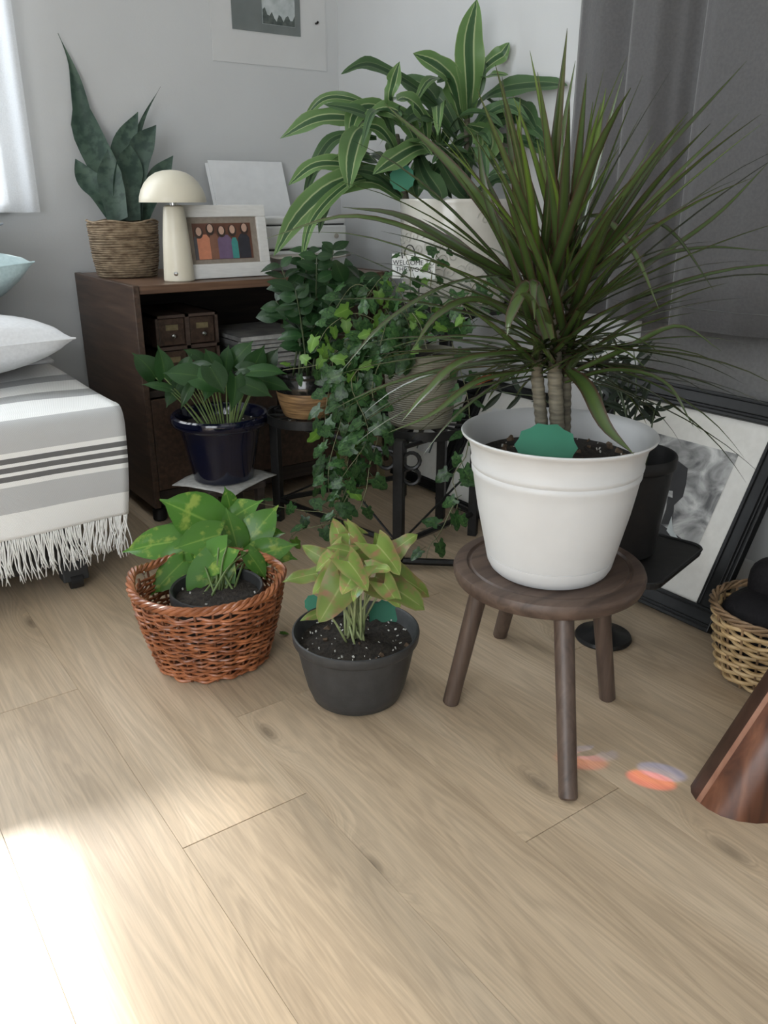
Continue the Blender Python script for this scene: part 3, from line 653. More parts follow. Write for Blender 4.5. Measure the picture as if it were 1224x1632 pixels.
# throw with fringe
TOT = .99
def drape(u, v):
    s = v*TOT; x = -1.1+1.69*u
    edge = max(0, (u-.9)/.1)
    if s < .72: y, z = 2.62-s, .4285
    elif s < .767:
        a = (s-.72)/.047*math.pi/2; y, z = 1.90-.03*math.sin(a), .3985+.03*math.cos(a)
    else:
        d = s-.767; y, z = 1.868-.006*math.sin(u*24)*d/.2-.012*d/.2-.014*edge*math.sin(d*14), .3985-d
    sag = .0
    z -= sag*(1 if s < .72 else max(0, 1-(s-.72)/.1))
    z += .0025*math.sin(u*31+v*9)*(1 if s < .7 else 0)
    x += -.018*edge*max(0, (s-.767)/.22)
    return (x, y, z)
G1, G2, DK, WH = (.36, .365, .36), (.54, .545, .545), (.15, .15, .148), (.90, .90, .875)
M['throw'] = vstripes('striped_throw', [(0, WH), (.313, G1), (.394, WH), (.511, G1), (.589, WH), (.735, G2), (.806, WH), (.817, DK), (.829, WH), (.838, DK), (.849, WH), (.859, DK), (.870, WH), (.881, G2), (.940, WH)])
t = thing('throw_blanket', 'white and grey striped throw with fringe draped over the daybed', 'blanket', (-.25, 2.25, .43))
o = part('blanket_cloth', MB().grid(drape, 90, 110), M['throw'], t, ang=None)
o.modifiers.new('solidify', 'SOLIDIFY').thickness = .004
random.seed(5); fm = []
for k in range(8):
    mb = MB()
    for j in range(3):
        ph, bx, am = random.uniform(0, 6), random.uniform(-.002, .002), random.uniform(.002, .006)
        ln = random.uniform(.085, .112); dr = random.uniform(-.018, .018)
        pts = [(bx*(1+q*.8)+am*math.sin(ph+q*1.1)*(q/6)+dr*(q/6)**1.5+(j-1)*.0025*(q/6), -.002+.004*math.sin(ph+q*.8)*(q/6), -ln*q/6) for q in range(7)]
        mb.tube(pts, [.0016, .0018, .0017, .0016, .0016, .0015, .0008], 5)
    fm.append(mb.mesh('fringe_strand', M['yarn']))
for i in range(110):
    u = .56+.438*i/109; p = Vector(drape(u, 1.0))
    put('fringe_strand', fm[random.randrange(8)], t, Matrix.Translation(p+Vector((0, 0, .003))) @ Matrix.Rotation(random.uniform(-.12, .25 if u > .93 else .1), 4, 'Y'))
# pillows
def pillow(name, label, c, size, rot, mat_, group=None):
    n = 26; mb = MB()
    def side(sg):
        def fn(u, v):
            a, b = 2*u-1, 2*v-1
            # pinched edges, sharp corners
            ea = (1-abs(a)**2.4); eb = (1-abs(b)**2.4); h = (max(ea, 0)*max(eb, 0))**.45
            px_ = a*(1-.06*(1-abs(b)**2)*abs(a)); py_ = b*(1-.06*(1-abs(a)**2)*abs(b))
            wr = .02*math.sin(7*a+3*b)*h
            return (px_*size[0]/2, py_*size[1]/2, sg*size[2]/2*(h+wr*.5))
        return fn
    mb.grid(side(1), n, n); mb.grid(lambda u, v: side(-1)(1-u, v), n, n)
    Mx = Matrix.Translation(c) @ Euler(rot).to_matrix().to_4x4()
    mb.v = [tuple(Mx @ Vector(p)) for p in mb.v]
    t = thing(name, label, 'pillow', c, group)
    part('cover', mb, mat_, t, ang=None)
    sm_ = MB(); ring = []
    for (a0, b0, a1, b1) in ((-1, -1, 1, -1), (1, -1, 1, 1), (1, 1, -1, 1), (-1, 1, -1, -1)):
        for q in range(12):
            f = q/12; a = a0+(a1-a0)*f; b = b0+(b1-b0)*f
            ring.append(Mx @ Vector((a*(1-.06*(1-b*b)*abs(a))*size[0]/2, b*(1-.06*(1-a*a)*abs(b))*size[1]/2, 0)))
    part('seam', sm_.tube(ring, .0022, 5, closed=True), mat_, t)
    return t
pillow('pillow', 'white pillow lying flat on the striped throw under the others', Vector((.26, 2.36, .522)), (.66, .44, .165), (R(-6), R(-2), R(-4)), M['cotton'])
pillow('pillow', 'pale aqua pillow resting on the white pillow by the wall', Vector((.30, 2.50, .660)), (.50, .36, .15), (R(-14), R(-5), R(3)), M['aqua'])
pillow('pillow', 'slate blue pillow on top of the pillow pile by the wall', Vector((.28, 2.56, .775)), (.46, .30, .12), (R(-10), R(-4), R(0)), M['slate'])
sh_ = MB().grid(lambda u, v: (-.5+1.105*u, 2.66-.17*v, .4385+.003*math.sin(u*9+v*2)), 40, 8)
o = solo('folded_sheet', sh_, M['cotton'], 'folded pale sheet edge showing under the white pillow', 'sheet', (.05, 2.5, .434), ang=None)
o.modifiers.new('solidify', 'SOLIDIFY').thickness = .008

# ------------------------------------------------------------------ stool
S0 = Vector((.998, .908, 0)); SZ = .285
t = thing('round_stool', 'dark brown round wooden stool carrying the big pale pot', 'stool', S0)
part('seat', MB().lathe([(0, SZ-.030), (.157, SZ-.030), (.162, SZ-.026), (.165, SZ-.018), (.166, SZ-.010), (.163, SZ-.003), (.156, SZ), (.143, SZ), (.140, SZ-.004), (.137, SZ-.004), (.134, SZ-.001), (0, SZ-.001)], (S0.x, S0.y, 0), 72), M['stoolwood'], t)
for fx, fy in ((.844, .690), (.862, 1.000), (1.112, .840), (1.112, 1.135)):
    f = Vector((fx, fy, 0)); dl = math.hypot(fx-S0.x, fy-S0.y); k_ = min(.70, .138/dl); top = Vector((S0.x+(fx-S0.x)*k_, S0.y+(fy-S0.y)*k_, SZ-.0302))
    d = (top-f); part('leg', MB().tube([f, f+d*.012, f+d*.5, top], [.0125, .0150, .0155, .0165], 18), M['stoolleg'], t)

# ------------------------------------------------------------------ pots
def soil(parent, c, r, z, seed=1, bits=60, chips=0):
    random.seed(seed); mb = MB(); n = 40
    vs_ = [(c[0], c[1], z+.006)]; fs = []
    rr = [.25, .5, .75, 1.0]
    for q in rr:
        for k in range(n):
            a = 2*math.pi*k/n; rad = r*q
            vs_.append((c[0]+rad*math.cos(a), c[1]+rad*math.sin(a), z+(.006*(1-q*q)+random.uniform(-.003, .004) if q < 1 else 0)))
    for k in range(n): fs.append((0, 1+k, 1+(k+1) % n))
    for i in range(3):
        for k in range(n): fs.append((1+i*n+k, 1+(i+1)*n+k, 1+(i+1)*n+(k+1) % n, 1+i*n+(k+1) % n))
    o = part('soil', mb.add(vs_, fs), M['soil'], parent, ang=None)
    for nm, cnt, mt, s in (('perlite', bits, M['perlite'], .0022), ('bark_chips', chips, M['bark'], .006)):
        if not cnt: continue
        mb = MB()
        for _ in range(cnt):
            a = random.uniform(0, 6.28); q = r*math.sqrt(random.random())*.95; sc_ = s*random.uniform(.4, 1.1)
            p = Vector((c[0]+q*math.cos(a), c[1]+q*math.sin(a), z+.005))
            rt_ = Euler((random.uniform(0, 6), random.uniform(0, 6), random.uniform(0, 6))).to_matrix()
            mb.box(p-Vector((sc_, sc_*.7, sc_*.4)), p+Vector((sc_, sc_*.7, sc_*.4)), rt_)
        q = part(nm, mb, mt, o, False); q['kind'] = 'stuff'
    return o
def burst(parent, c, r, n, normal, up, sx=1., sy=1., depth=.09, thick=.0012, cut=None):
    """scalloped green card on a stake"""
    nn = Vector(normal).normalized(); u = Vector(up)-nn*Vector(up).dot(nn); u.normalize(); s = u.cross(nn)
    poly = []
    for k in range(2*n):
        a = math.pi*k/n; q = r*(1 if k % 2 == 0 else 1-depth); poly.append((q*math.cos(a)*sx, q*math.sin(a)*sy))
    Mx = Matrix.Translation(c) @ Matrix((s, u, nn)).transposed().to_4x4()
    return part('plant_tag', MB().prism(poly, thick, Mx), M['green_tag'], parent, False)
TOCAM = lambda p: (EYE-Vector(p)).normalized()

# big pale grey pot on the stool
P0 = Vector((.985, .897, SZ+.0005))
big = thing('potted_dragon_tree', 'spiky dragon tree in large pale grey pot on the stool', 'potted plant', P0)
prof = [(0, .004), (.085, .004), (.088, 0), (.094, 0), (.1005, .006), (.1055, .016), (.1085, .030), (.1085, .0308), (.1075, .0312), (.1075, .0322), (.1090, .0328), (.117, .070), (.126, .112), (.1325, .150), (.1355, .170), (.1380, .175), (.1385, .180), (.1365, .184), (.1395, .188), (.1405, .193), (.1390, .197), (.1415, .212), (.1450, .226), (.1530, .2345), (.1565, .2375), (.1575, .2400), (.1560, .2420), (.1530, .2415), (.1450, .236), (.1400, .226), (.1365, .200), (.130, .165), (0, .165)]
part('pot', MB().lathe(prof, P0, 96), M['grey_pot'], big)
soil(big, P0, .1345, P0.z+.195, 3, 90, 45)
c = PD(870, 712, 1.262)
burst(big, c, .048, 10, TOCAM(c)+Vector((0, 0, .25)), (0, 0, 1), 1.0, .78)

# navy glazed pot on newspaper, on a low dark stand
P1 = Vector((.905, 2.040, .1548))
t = thing('low_stand', 'low dark wooden plant stand in front of the cabinet doors', 'stand', (P1.x, P1.y, 0))
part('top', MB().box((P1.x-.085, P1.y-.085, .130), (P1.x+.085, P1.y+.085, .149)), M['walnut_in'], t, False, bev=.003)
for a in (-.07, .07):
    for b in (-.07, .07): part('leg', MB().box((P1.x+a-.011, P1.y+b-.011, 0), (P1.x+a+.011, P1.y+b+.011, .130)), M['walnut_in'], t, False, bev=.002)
nr = Matrix.Rotation(R(28), 3, 'Z')
def news(u, v):
    p = nr @ Vector(((u-.5)*.205, (v-.5)*.205, 0)); e = max(abs(u-.5), abs(v-.5))*2; cr = abs(u-.5)*abs(v-.5)*4
    return (P1.x+p.x, P1.y+p.y-.005, .1525-.010*max(0, cr-.45)+.001*math.sin(u*9+v*5)*max(0, e-.8))
o = solo('newspaper', MB().grid(news, 16, 16), M['newsprint'], 'folded newspaper lying under the navy blue pot', 'newspaper', (P1.x, P1.y, .15), ang=None)
o.modifiers.new('solidify', 'SOLIDIFY').thickness = .0022
navy = thing('potted_pothos', 'dark green pothos in a glossy navy blue pot on newspaper', 'potted plant', P1)
part('pot', MB().lathe([(0, .003), (.074, .003), (.078, 0), (.082, .003), (.090, .05), (.102, .11), (.110, .143), (.113, .148), (.118, .150), (.126, .153), (.131, .160), (.133, .170), (.131, .179), (.126, .183), (.119, .182), (.115, .175), (.108, .140), (0, .140)], P1, 72), M['navy'], navy)
soil(navy, P1, .110, P1.z+.150, 4, 20)

# bowl pot with arrowhead plant on the floor
P2 = Vector((.738, 1.128, .0005))
syng = thing('potted_arrowhead_plant', 'yellow green arrowhead plant in charcoal bowl pot on the floor', 'potted plant', P2)
part('pot', MB().lathe([(0, .003), (.066, .003), (.070, 0), (.076, .001), (.083, .006), (.092, .030), (.101, .070), (.108, .108), (.1095, .116), (.1135, .118), (.1160, .122), (.1175, .134), (.1170, .138), (.1140, .1390), (.1110, .136), (.1070, .118), (.098, .105), (0, .105)], P2, 80), M['charcoal_pot'], syng)
soil(syng, P2, .1055, P2.z+.113, 5, 70, 10)
c = PD(612, 985, 1.60); burst(syng, c, .036, 11, TOCAM(c), (0, 0, 1), .85, 1.0)
c = PD(498, 962, 1.60); burst(syng, c, .018, 9, TOCAM(c), (0, 0, 1), .9, 1.0)

# ------------------------------------------------------------------ red-brown willow basket with golden pothos
B0 = Vector((.575, 1.410, .0005)); BH = .172
t = thing('wicker_basket', 'reddish brown woven willow basket on the floor by the daybed', 'basket', B0)
def brad(z, a=0):
    f = z/BH; r = .103+.030*math.sin(min(1, f*.9)*math.pi/2)+.008*f
    return r*(1+.03*math.cos(2*a+.6))
NS = 26
for k in range(NS):
    a = 2*math.pi*k/NS
    part('stake', MB().tube([B0+Vector((math.cos(a)*brad(z, a), math.sin(a)*brad(z, a), z)) for z in (.003, .04, .08, .12, .15, .168)], .0026, 6), M['wicker_dk'], t)
wvm = 0
rows = 30
for i in range(rows):
    z = .006+(BH-.022)*i/(rows-1); mb = MB(); pts = []; n = NS*4
    sgn = 1 if i % 2 else -1
    for k in range(n):
        a = 2*math.pi*k/n; off = .0048*sgn*math.cos(a*NS/2)
        zz = z+.0016*math.sin(a*NS/2+i)+.0015*math.sin(a*3+i*1.7)
        pts.append(B0+Vector((math.cos(a)*(brad(z, a)+off), math.sin(a)*(brad(z, a)+off), zz)))
    part('weaver', mb.tube(pts, .0027 if i not in (0, 1, 2) else .0034, 6, closed=True), M['wicker'], t)
for j in range(4):                                              # braided rim
    pts = []
    for k in range(120):
        a = 2*math.pi*k/120; ph = a*13+j*math.pi/2
        lift = .016*math.exp(-((((a-2.55+math.pi) % (2*math.pi))-math.pi)/.30)**2)+.010*math.exp(-((((a+.6+math.pi) % (2*math.pi))-math.pi)/.3)**2)
        r = brad(BH, a)+.002+.0055*math.cos(ph); pts.append(B0+Vector((math.cos(a)*r, math.sin(a)*r, BH+.002+.0055*math.sin(ph)+lift)))
    part('rim_strand', MB().tube(pts, .0042, 6, closed=True), M['wicker'], t)
part('basket_bottom', MB().lathe([(0, .004), (.10, .004), (.10, .009), (0, .009)], B0, 40), M['wicker_dk'], t)
hp = PZ(229, 917, .165)
part('wire_loop', MB().tube([hp+Vector((0, .006*math.cos(q*.55), .008+.008*math.sin(q*.55))) for q in range(12)], .0012, 5, closed=True), M['steel'], t)
part('wire_tail', MB().tube([hp+Vector((.002*math.sin(q), .0, -.006*q)) for q in range(6)], .0012, 5), M['steel'], t)
P3 = Vector((.590, 1.405, .0110))
gold = thing('potted_golden_pothos', 'glossy golden pothos in dark grey pot inside the willow basket', 'potted plant', P3)
part('pot', MB().lathe([(0, .003), (.058, .003), (.062, 0), (.066, .004), (.078, .08), (.084, .118), (.0905, .120), (.0925, .126), (.0925, .143), (.0900, .147), (.0865, .144), (.082, .120), (0, .115)], P3, 64), M['charcoal_pot'], gold)
soil(gold, P3, .082, P3.z+.126, 6, 8)

# ------------------------------------------------------------------ pale wicker basket with black bag
B1 = Vector((1.425, .715, .0005)); BH1 = .150
t = thing('wicker_basket', 'pale straw coloured wicker basket holding a black bag', 'basket', B1)
def br1(z): return .080+.030*(z/BH1)**.7
NS1 = 20
for k in range(NS1):
    a = 2*math.pi*k/NS1
    part('stake', MB().tube([B1+Vector((math.cos(a)*br1(z), math.sin(a)*br1(z), z)) for z in (.003, .05, .10, .148)], .0026, 6), M['straw_dk'], t)
for i in range(13):
    z = .012+.118*i/12; pts = []; n = NS1*4; sgn = 1 if i % 2 else -1
    for k in range(n):
        a = 2*math.pi*k/n; off = .0052*sgn*math.cos(a*NS1/2)
        pts.append(B1+Vector((math.cos(a)*(br1(z)+off), math.sin(a)*(br1(z)+off), z+.0015*math.sin(a*5+i*2))))
    part('weaver', MB().tube(pts, .0040, 6, closed=True), M['straw'], t)
for j in range(4):
    pts = []
    for k in range(110):
        a = 2*math.pi*k/110; ph = a*7+j*math.pi/2; r = br1(BH1)+.003+.0055*math.cos(ph)
        pts.append(B1+Vector((math.cos(a)*r, math.sin(a)*r, BH1-.002+.0055*math.sin(ph))))
    part('rim_strand', MB().tube(pts, .0032, 6, closed=True), M['straw_dk'], t)
hp = PD(1150, 1018, 1.70)
part('loose_wire', MB().tube([hp+RT*.010*math.cos(q*.5)+Vector((0, 0, .014*math.sin(q*.5))) for q in range(11)], .0008, 4), M['straw'], t)
part('basket_bottom', MB().lathe([(0, .004), (.078, .004), (.078, .010), (0, .010)], B1, 32), M['straw_dk'], t)
t = thing('camera_bag', 'black padded camera bag with strap stuffed in pale wicker basket', 'bag', B1+Vector((0, 0, .012)))
def sph(c, r, n=20, sq=1.):
    def fn(u, v):
        a = 2*math.pi*u; b = math.pi*(v-.5); cz = math.cos(b)
        q = lambda x: math.copysign(abs(x)**sq, x)
        return (c[0]+r[0]*q(math.cos(a))*q(cz), c[1]+r[1]*q(math.sin(a))*q(cz), c[2]+r[2]*q(math.sin(b)))
    return MB().grid(fn, n, n//2)
part('bag_body', sph(B1+Vector((.0, .0, .100)), (.090, .090, .078), 28, .62), M['black_cloth'], t, ang=None)
kc = B1-RT*.002+FW*.03+Vector((0, 0, .190)); part('bag_handle', sph(kc, (.040, .040, .046), 20, .75), M['black_cloth'], t, ang=None)
fc = B1-FW*.082
for q in range(3):
    part('buckle', MB().box((-.010, -.002, -.0022), (.010, .002, .0022)), M['steel'], t, False).matrix_basis = Matrix.Translation(fc-FW*.012-RT*.022+Vector((0, 0, .105+.012*q))) @ Matrix.Rotation(AZ-R(90), 4, 'Z')
part('ring', MB().tube([B1-FW*.092-RT*.048+RT*.006*math.cos(q*.7)+Vector((0, 0, .118+.006*math.sin(q*.7))) for q in range(9)], .0012, 5, closed=True), M['steel'], t)
def strapf(u, v):
    a = R(-90)+AZ+R(-90)+R(180)*0; base = B1-FW*(.112+.012*math.sin(min(1, v*1.3)*3.1))*1.0+RT*(-.028+.050*u)
    return base+Vector((0, 0, .152+.012*math.sin(v*3)-.130*v)) if v > .12 else base+FW*(.12-v)*.25+Vector((0, 0, .155+.006))
part('bag_strap', MB().grid(strapf, 6, 14), M['strap'], t).modifiers.new('solidify', 'SOLIDIFY').thickness = .003

# ------------------------------------------------------------------ polished wooden post leaning at the right
W0 = Vector((1.062, .532, 0.0))
t = thing('wooden_post', 'polished reddish brown wooden post slanting up beside the pale wicker basket', 'wooden post', W0)
ax = (UP*1.0+RT*.44+FW*.05).normalized(); s_ = (RT-ax*RT.dot(ax)).normalized(); f_ = ax.cross(s_)   # f_ points away/towards camera
if f_.dot(FW) > 0: f_ = -f_
def postpt(a, b, h):                                            # a across, b toward the viewer, h along the axis
    p = W0+s_*a+f_*b+ax*h
    return p
def section(h):
    q = 1-.10*h
    return [(x*q, y*q) for x, y in [(-.062, -.034), (-.066, -.018), (-.0645, .000), (-.0605, .007), (-.054, .020), (-.040, .036), (-.020, .047), (.004, .052), (.03, .050), (.055, .040), (.075, .024), (.083, .0), (.07, -.035), (.035, -.050), (.0, -.055), (-.035, -.049)]]
hs = [0, .1, .25, .45, .70]
mbs = {'face': MB(), 'edge': MB(), 'side': MB()}
ns = 16
def floorclip(p, h):
    return p
for nm, idx in (('side', [0, 1, 2]), ('edge', [2, 3]), ('face', [3, 4, 5, 6, 7, 8, 9, 10, 11, 12, 13, 14, 15, 0])):
    rows_ = []
    for h in hs:
        sec = section(h)
        line = []
        for i in idx:
            a, b = sec[i]; p = postpt(a, b, h)
            if h == 0: p = p+ax*((0.0-p.z)/ax.z)               # cut flat on the floor
            line.append(p)
        rows_.append(line)
    m_ = len(idx); vs_ = [p for r_ in rows_ for p in r_]
    mbs[nm].add(vs_, [(i*m_+k, i*m_+k+1, (i+1)*m_+k+1, (i+1)*m_+k) for i in range(len(hs)-1) for k in range(m_-1)])
    if nm == 'face':
        for h, rev in ((0, True), (hs[-1], False)):
            cap = [postpt(*section(h)[i], h) for i in range(ns)]
            if h == 0: cap = [p+ax*((0.0-p.z)/ax.z) for p in cap]
            mbs[nm].add(cap, [tuple(range(ns)) if not rev else tuple(reversed(range(ns)))])
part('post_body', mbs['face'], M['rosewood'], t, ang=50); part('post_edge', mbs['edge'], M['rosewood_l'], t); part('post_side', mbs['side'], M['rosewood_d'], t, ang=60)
dk = []
for h in (.0, .03, .06, .085):
    dk.append([postpt(a, .0535-abs(a-.02)*.30+.001, h) if h else (lambda p: p+ax*((.001-p.z)/ax.z))(postpt(a, .0545-abs(a-.02)*.30, h)) for a in (.030, .042, .054)])
part('dark_inlay', MB().add([p for r_ in dk for p in r_], [(i*3+k, i*3+k+1, i*3+k+4, i*3+k+3) for i in range(3) for k in range(2)]), M['black_plastic'], t)

# ------------------------------------------------------------------ framed pictures leaning on the right wall
def leaning(name, label, xb, xt, zt, y0, y1, rail, art=None, mat_w=(.06, .06, .06, .06), thick=.022):
    """frame standing on the floor at X=xb, its top resting toward the wall at X=xt, z=zt; y0<y1"""
    o_ = Vector((xb, y0, 0)); uy = Vector((0, 1, 0)); uv_ = Vector((xt-xb, 0, zt)); Hh = uv_.length; uv_.normalize(); nn = Vector((-uv_.z, 0, uv_.x))
    t = thing(name, label, 'picture frame', (xb, (y0+y1)/2, 0)); Wd = y1-y0
    def bx(m, a0, a1, b0, b1, d0, d1):
        vs_ = [o_+uy*a+uv_*b+nn*d for d in (d0, d1) for b in (b0, b1) for a in (a0, a1)]
        return m.add(vs_, [(0, 1, 3, 2), (4, 6, 7, 5), (0, 4, 5, 1), (2, 3, 7, 6), (0, 2, 6, 4), (1, 5, 7, 3)])
    lift = .004
    def moulding(nm, a0, a1, b0, b1, vert):
        m = MB(); bx(m, a0, a1, b0, b1, 0, thick)
        r_ = part(nm, m, M['black_frame'], t, False, bev=.002)
        for f, wd_ in ((.16, .07), (.30, .05), (.80, .08)):     # stepped beads of the moulding
            m = MB()
            if vert: wdt = a1-a0; bx(m, a0+wdt*f, a0+wdt*(f+wd_), b0+.002, b1-.002, thick, thick+.004)
            else: wdt = b1-b0; bx(m, a0+.002, a1-.002, b0+wdt*f, b0+wdt*(f+wd_), thick, thick+.004)
            part('bead', m, M['black_frame'], r_, False, bev=.0015)
    moulding('rail', 0, Wd, lift, lift+rail, False); moulding('rail', 0, Wd, Hh-rail, Hh, False)
    moulding('stile', 0, rail, lift+rail, Hh-rail, True); moulding('stile', Wd-rail, Wd, lift+rail, Hh-rail, True)
    m = MB(); bx(m, rail*.9, Wd-rail*.9, lift+rail*.9, Hh-rail*.9, .006, .010); mo = part('mat_board', m, M['mat_board'], t, False)
    a0, a1, b0, b1 = rail+mat_w[0], Wd-rail-mat_w[1], lift+rail+mat_w[2], Hh-rail-mat_w[3]
    def P(a, b, d): return o_+uy*(a0+(a1-a0)*a)+uv_*(b0+(b1-b0)*b)+nn*d
    m = MB().grid(lambda u, v: P(1-u, v, .0108), 4, 4); part('print', m, art or M['bwart'], mo, False)
    return t, mo, P
t, mo, P = leaning('picture_frame', 'large black frame with white mount and monochrome print, leaning on the wall', 1.478, 1.722, .455, .870, 1.385, .050, None, (.055, .06, .085, .075))
def blob(pts, mat_, lift, nm='printed_shape'):
    m = MB().add([P(a, b, lift) for a, b in pts], [tuple(range(len(pts)))]); part(nm, m, mat_, mo, False)
blob([(.62, .62), (.54, .74), (.44, .80), (.34, .76), (.30, .62), (.28, .50), (.33, .38), (.38, .52), (.50, .50), (.60, .52)], M['ink'], .0113)
blob([(.34, .46), (.30, .34), (.30, .22), (.36, .20), (.37, .34), (.40, .46)], M['ink'], .0116)
blob([(.80, .12), (.10, .05), (.12, .13), (.36, .20), (.60, .17)], M['ink'], .0113)
blob([(.30, .30), (.24, .18), (.16, .12), (.20, .10), (.29, .16)], M['art_sky'], .0119)
blob([(.66, .20), (.60, .28), (.52, .26), (.50, .20), (.56, .14)], M['art_sky'], .0119)
t, mo, P = leaning('picture_frame', 'black frame standing close to the wall at the end of the charcoal curtain', 1.590, 1.728, .430, .430, .800, .045, None, (.05, .05, .06, .06))
t, mo, P = leaning('picture_frame', 'smaller black frame with white mount, leaning behind the black plant stand', 1.572, 1.725, .330, 1.900, 2.160, .034, M['art_dark'], (.075, .045, .075, .05), .018)
blob([(.1, -.02), (.9, -.02), (.9, .85), (.1, .98)], M['poster'], .0114)
t, mo, P = leaning('picture_frame', 'black frame with white mount standing on the floor behind the stool', 1.530, 1.715, .360, 1.560, 1.865, .030, M['poster'], (.05, .05, .06, .05), .018)

# ------------------------------------------------------------------ black pedestal table with nursery pot
T0 = Vector((1.285, 1.000, 0)); TZ = .205
t = thing('pedestal_table', 'small black pedestal table with square rounded top behind the stool', 'side table', T0)
part('foot', MB().lathe([(0, 0), (.058, 0), (.060, .004), (.057, .010), (.03, .018), (.016, .03), (.013, .05), (0, .05)], T0, 40), M['black_metal'], t)
part('column', MB().lathe([(.013, .045), (.013, TZ-.012)], T0, 16), M['black_metal'], t)
sq = []
hw = .125
for (sx, sy) in ((1, 1), (-1, 1), (-1, -1), (1, -1)):
    a0 = math.atan2(sy, sx)-math.pi/4
    for q in range(6):
        a = a0+q/5*math.pi/2; sq.append(((hw-.03)*sx+.03*math.cos(a), (hw-.03)*sy+.03*math.sin(a)))
tm = Matrix.Translation((T0.x+.02, T0.y-.01, TZ-.014)) @ Matrix.Rotation(R(14), 4, 'Z')
part('table_top', MB().prism(sq, .012, tm), M['black_plastic'], t, False, bev=.003)
sq2 = [(x*.97, y*.97) for x, y in sq]
part('tray_lip', MB().tube([tm @ Vector((x, y, .0135)) for x, y in sq], .003, 6, closed=True), M['black_metal'], t)
P4 = Vector((1.300, .995, TZ+.0008))
palm = thing('potted_palm', 'thin leaved palm in black plastic nursery pot behind the stool', 'potted plant', P4)
part('pot', MB().lathe([(0, .003), (.060, .003), (.064, 0), (.068, .003), (.076, .08), (.084, .155), (.086, .180), (.0895, .182), (.0915, .186), (.0915, .204), (.0895, .207), (.0870, .205), (.084, .180), (.080, .15), (0, .15)], P4, 56), M['black_plastic'], palm)
soil(palm, P4, .081, P4.z+.160, 8, 10)

# ------------------------------------------------------------------ tiered black metal plant stand
t = thing('plant_stand', 'black metal tiered plant stand with round trays in the corner', 'plant stand', (1.28, 1.75, 0))
Z1, Z2 = .335, .600
cA, cB, cC = Vector((1.300, 1.660, 0)), Vector((1.105, 1.905, 0)), Vector((1.565, 1.850, 0))
def tray(c, r, z, spokes=10):
    pr_ = part('tray_ring', MB().lathe([(r-.004, z-.020), (r, z-.020), (r, z+.004), (r-.004, z+.004), (r-.004, z-.020)], c, 56, cap=False), M['black_metal'], t)
    for k in range(spokes):
        a = math.pi*k/spokes; d = Vector((math.cos(a), math.sin(a), 0))*(r-.003)
        part('tray_bar', MB().box((-r+.003, -.006, z-.006), (r-.003, .006, z-.002)), M['black_metal'], pr_, False).matrix_basis = Matrix.Translation((c.x, c.y, 0)) @ Matrix.Rotation(a, 4, 'Z')
tray(cA, .135, Z1, 7); tray(cB, .115, Z1, 6); tray(cC, .150, Z2, 7)
A = Vector((1.140, 1.541, 0))
def post(p, z): part('post', MB().box((p[0]-.0125, p[1]-.0125, 0), (p[0]+.0125, p[1]+.0125, z), Matrix.Rotation(R(35), 3, 'Z'), (p[0], p[1], 0)), M['black_metal'], t, False, bev=.002)
posts = [A, Vector((1.055, 2.012, 0)), Vector((1.440, 1.600, 0)), Vector((1.470, 1.972, 0)), Vector((1.447, 1.752, 0))]
post(posts[0], Z1+.002); post(posts[1], Z1+.002); post(posts[2], Z1); post(posts[3], Z2); post(posts[4], Z2)
def bar(a, b, r=.006): part('brace', MB().tube([a, b], r, 6), M['black_metal'], t)
for q in (posts[3], posts[4]): bar(Vector((q.x, q.y, .44)), Vector((cC.x+(cC.x-q.x)*.55, cC.y+(cC.y-q.y)*.55, Z2-.018)), .006)
def up(p, z): return Vector((p[0], p[1], z))
for i, j in ((0, 1), (0, 2), (1, 3), (2, 4)): bar(up(posts[i], .065), up(posts[j], .065), .008)
bar(up(posts[0], .30), up(posts[1], .30), .008); bar(up(posts[0], .315), up(posts[2], .315), .006)
bar(up(posts[0], .065), up((posts[0]+posts[1])/2+Vector((.03, .02, 0)), .190), .003); bar(up(posts[0], .065), up(posts[2], .20), .003)
bar(up(posts[1], .065), up((posts[0]+posts[1])/2, .190), .003)
for dx, dz in ((.030, .285), (-.03, .285), (.030, .245)):
    c = A+Vector((dx*.8, -dx*.6, dz)); part('scroll', MB().tube([c+Vector((.02*math.cos(q*.45)*.8, -.02*math.cos(q*.45)*.6, .02*math.sin(q*.45))) for q in range(14)], .005, 6, closed=True), M['black_metal'], t)
bar(A+Vector((.0, -.0, .02)), A+Vector((.28, -.22, .012)), .009)
# tray cut-out leaves (pale ovals seen against the wall): open scrolls between bars
for k in range(5):
    c = Vector((1.40+.02*k, 1.575+.05*k, Z1-.012)); part('scroll', MB().tube([c+Vector((.016*math.cos(q*.45), .016*math.sin(q*.45), 0)) for q in range(14)], .003, 5, closed=True), M['black_metal'], t)

# pots on the stand
P5 = Vector((1.292, 1.655, Z1-.001))
ivy = thing('potted_ivy', 'ivy with long trailing vines in a ribbed olive beige pot', 'potted plant', P5)
prof = [(0, .002), (.074, .002), (.078, 0), (.080, .004)]
for i in range(30):
    z = .008+.168*i/30; r = .081+.0165*(z/.176); prof += [(r, z), (r+.0012, z+.0022), (r, z+.0046)]
prof += [(.0985, .178), (.0990, .183), (.0965, .186), (.0935, .184), (.090, .16), (0, .155)]
part('pot', MB().lathe(prof, P5, 72), M['ribbed'], ivy)
soil(ivy, P5, .091, P5.z+.165, 9, 10)
P6 = Vector((1.100, 1.900, Z1-.001))
peace = thing('potted_leafy_plant', 'bushy deep green plant in a black rimmed striped rattan pot', 'potted plant', P6)
part('pot', MB().lathe([(0, .002), (.060, .002), (.064, 0), (.068, .006), (.078, .035), (.084, .062), (.084, .070)], P6, 56), M['rattan'], peace)
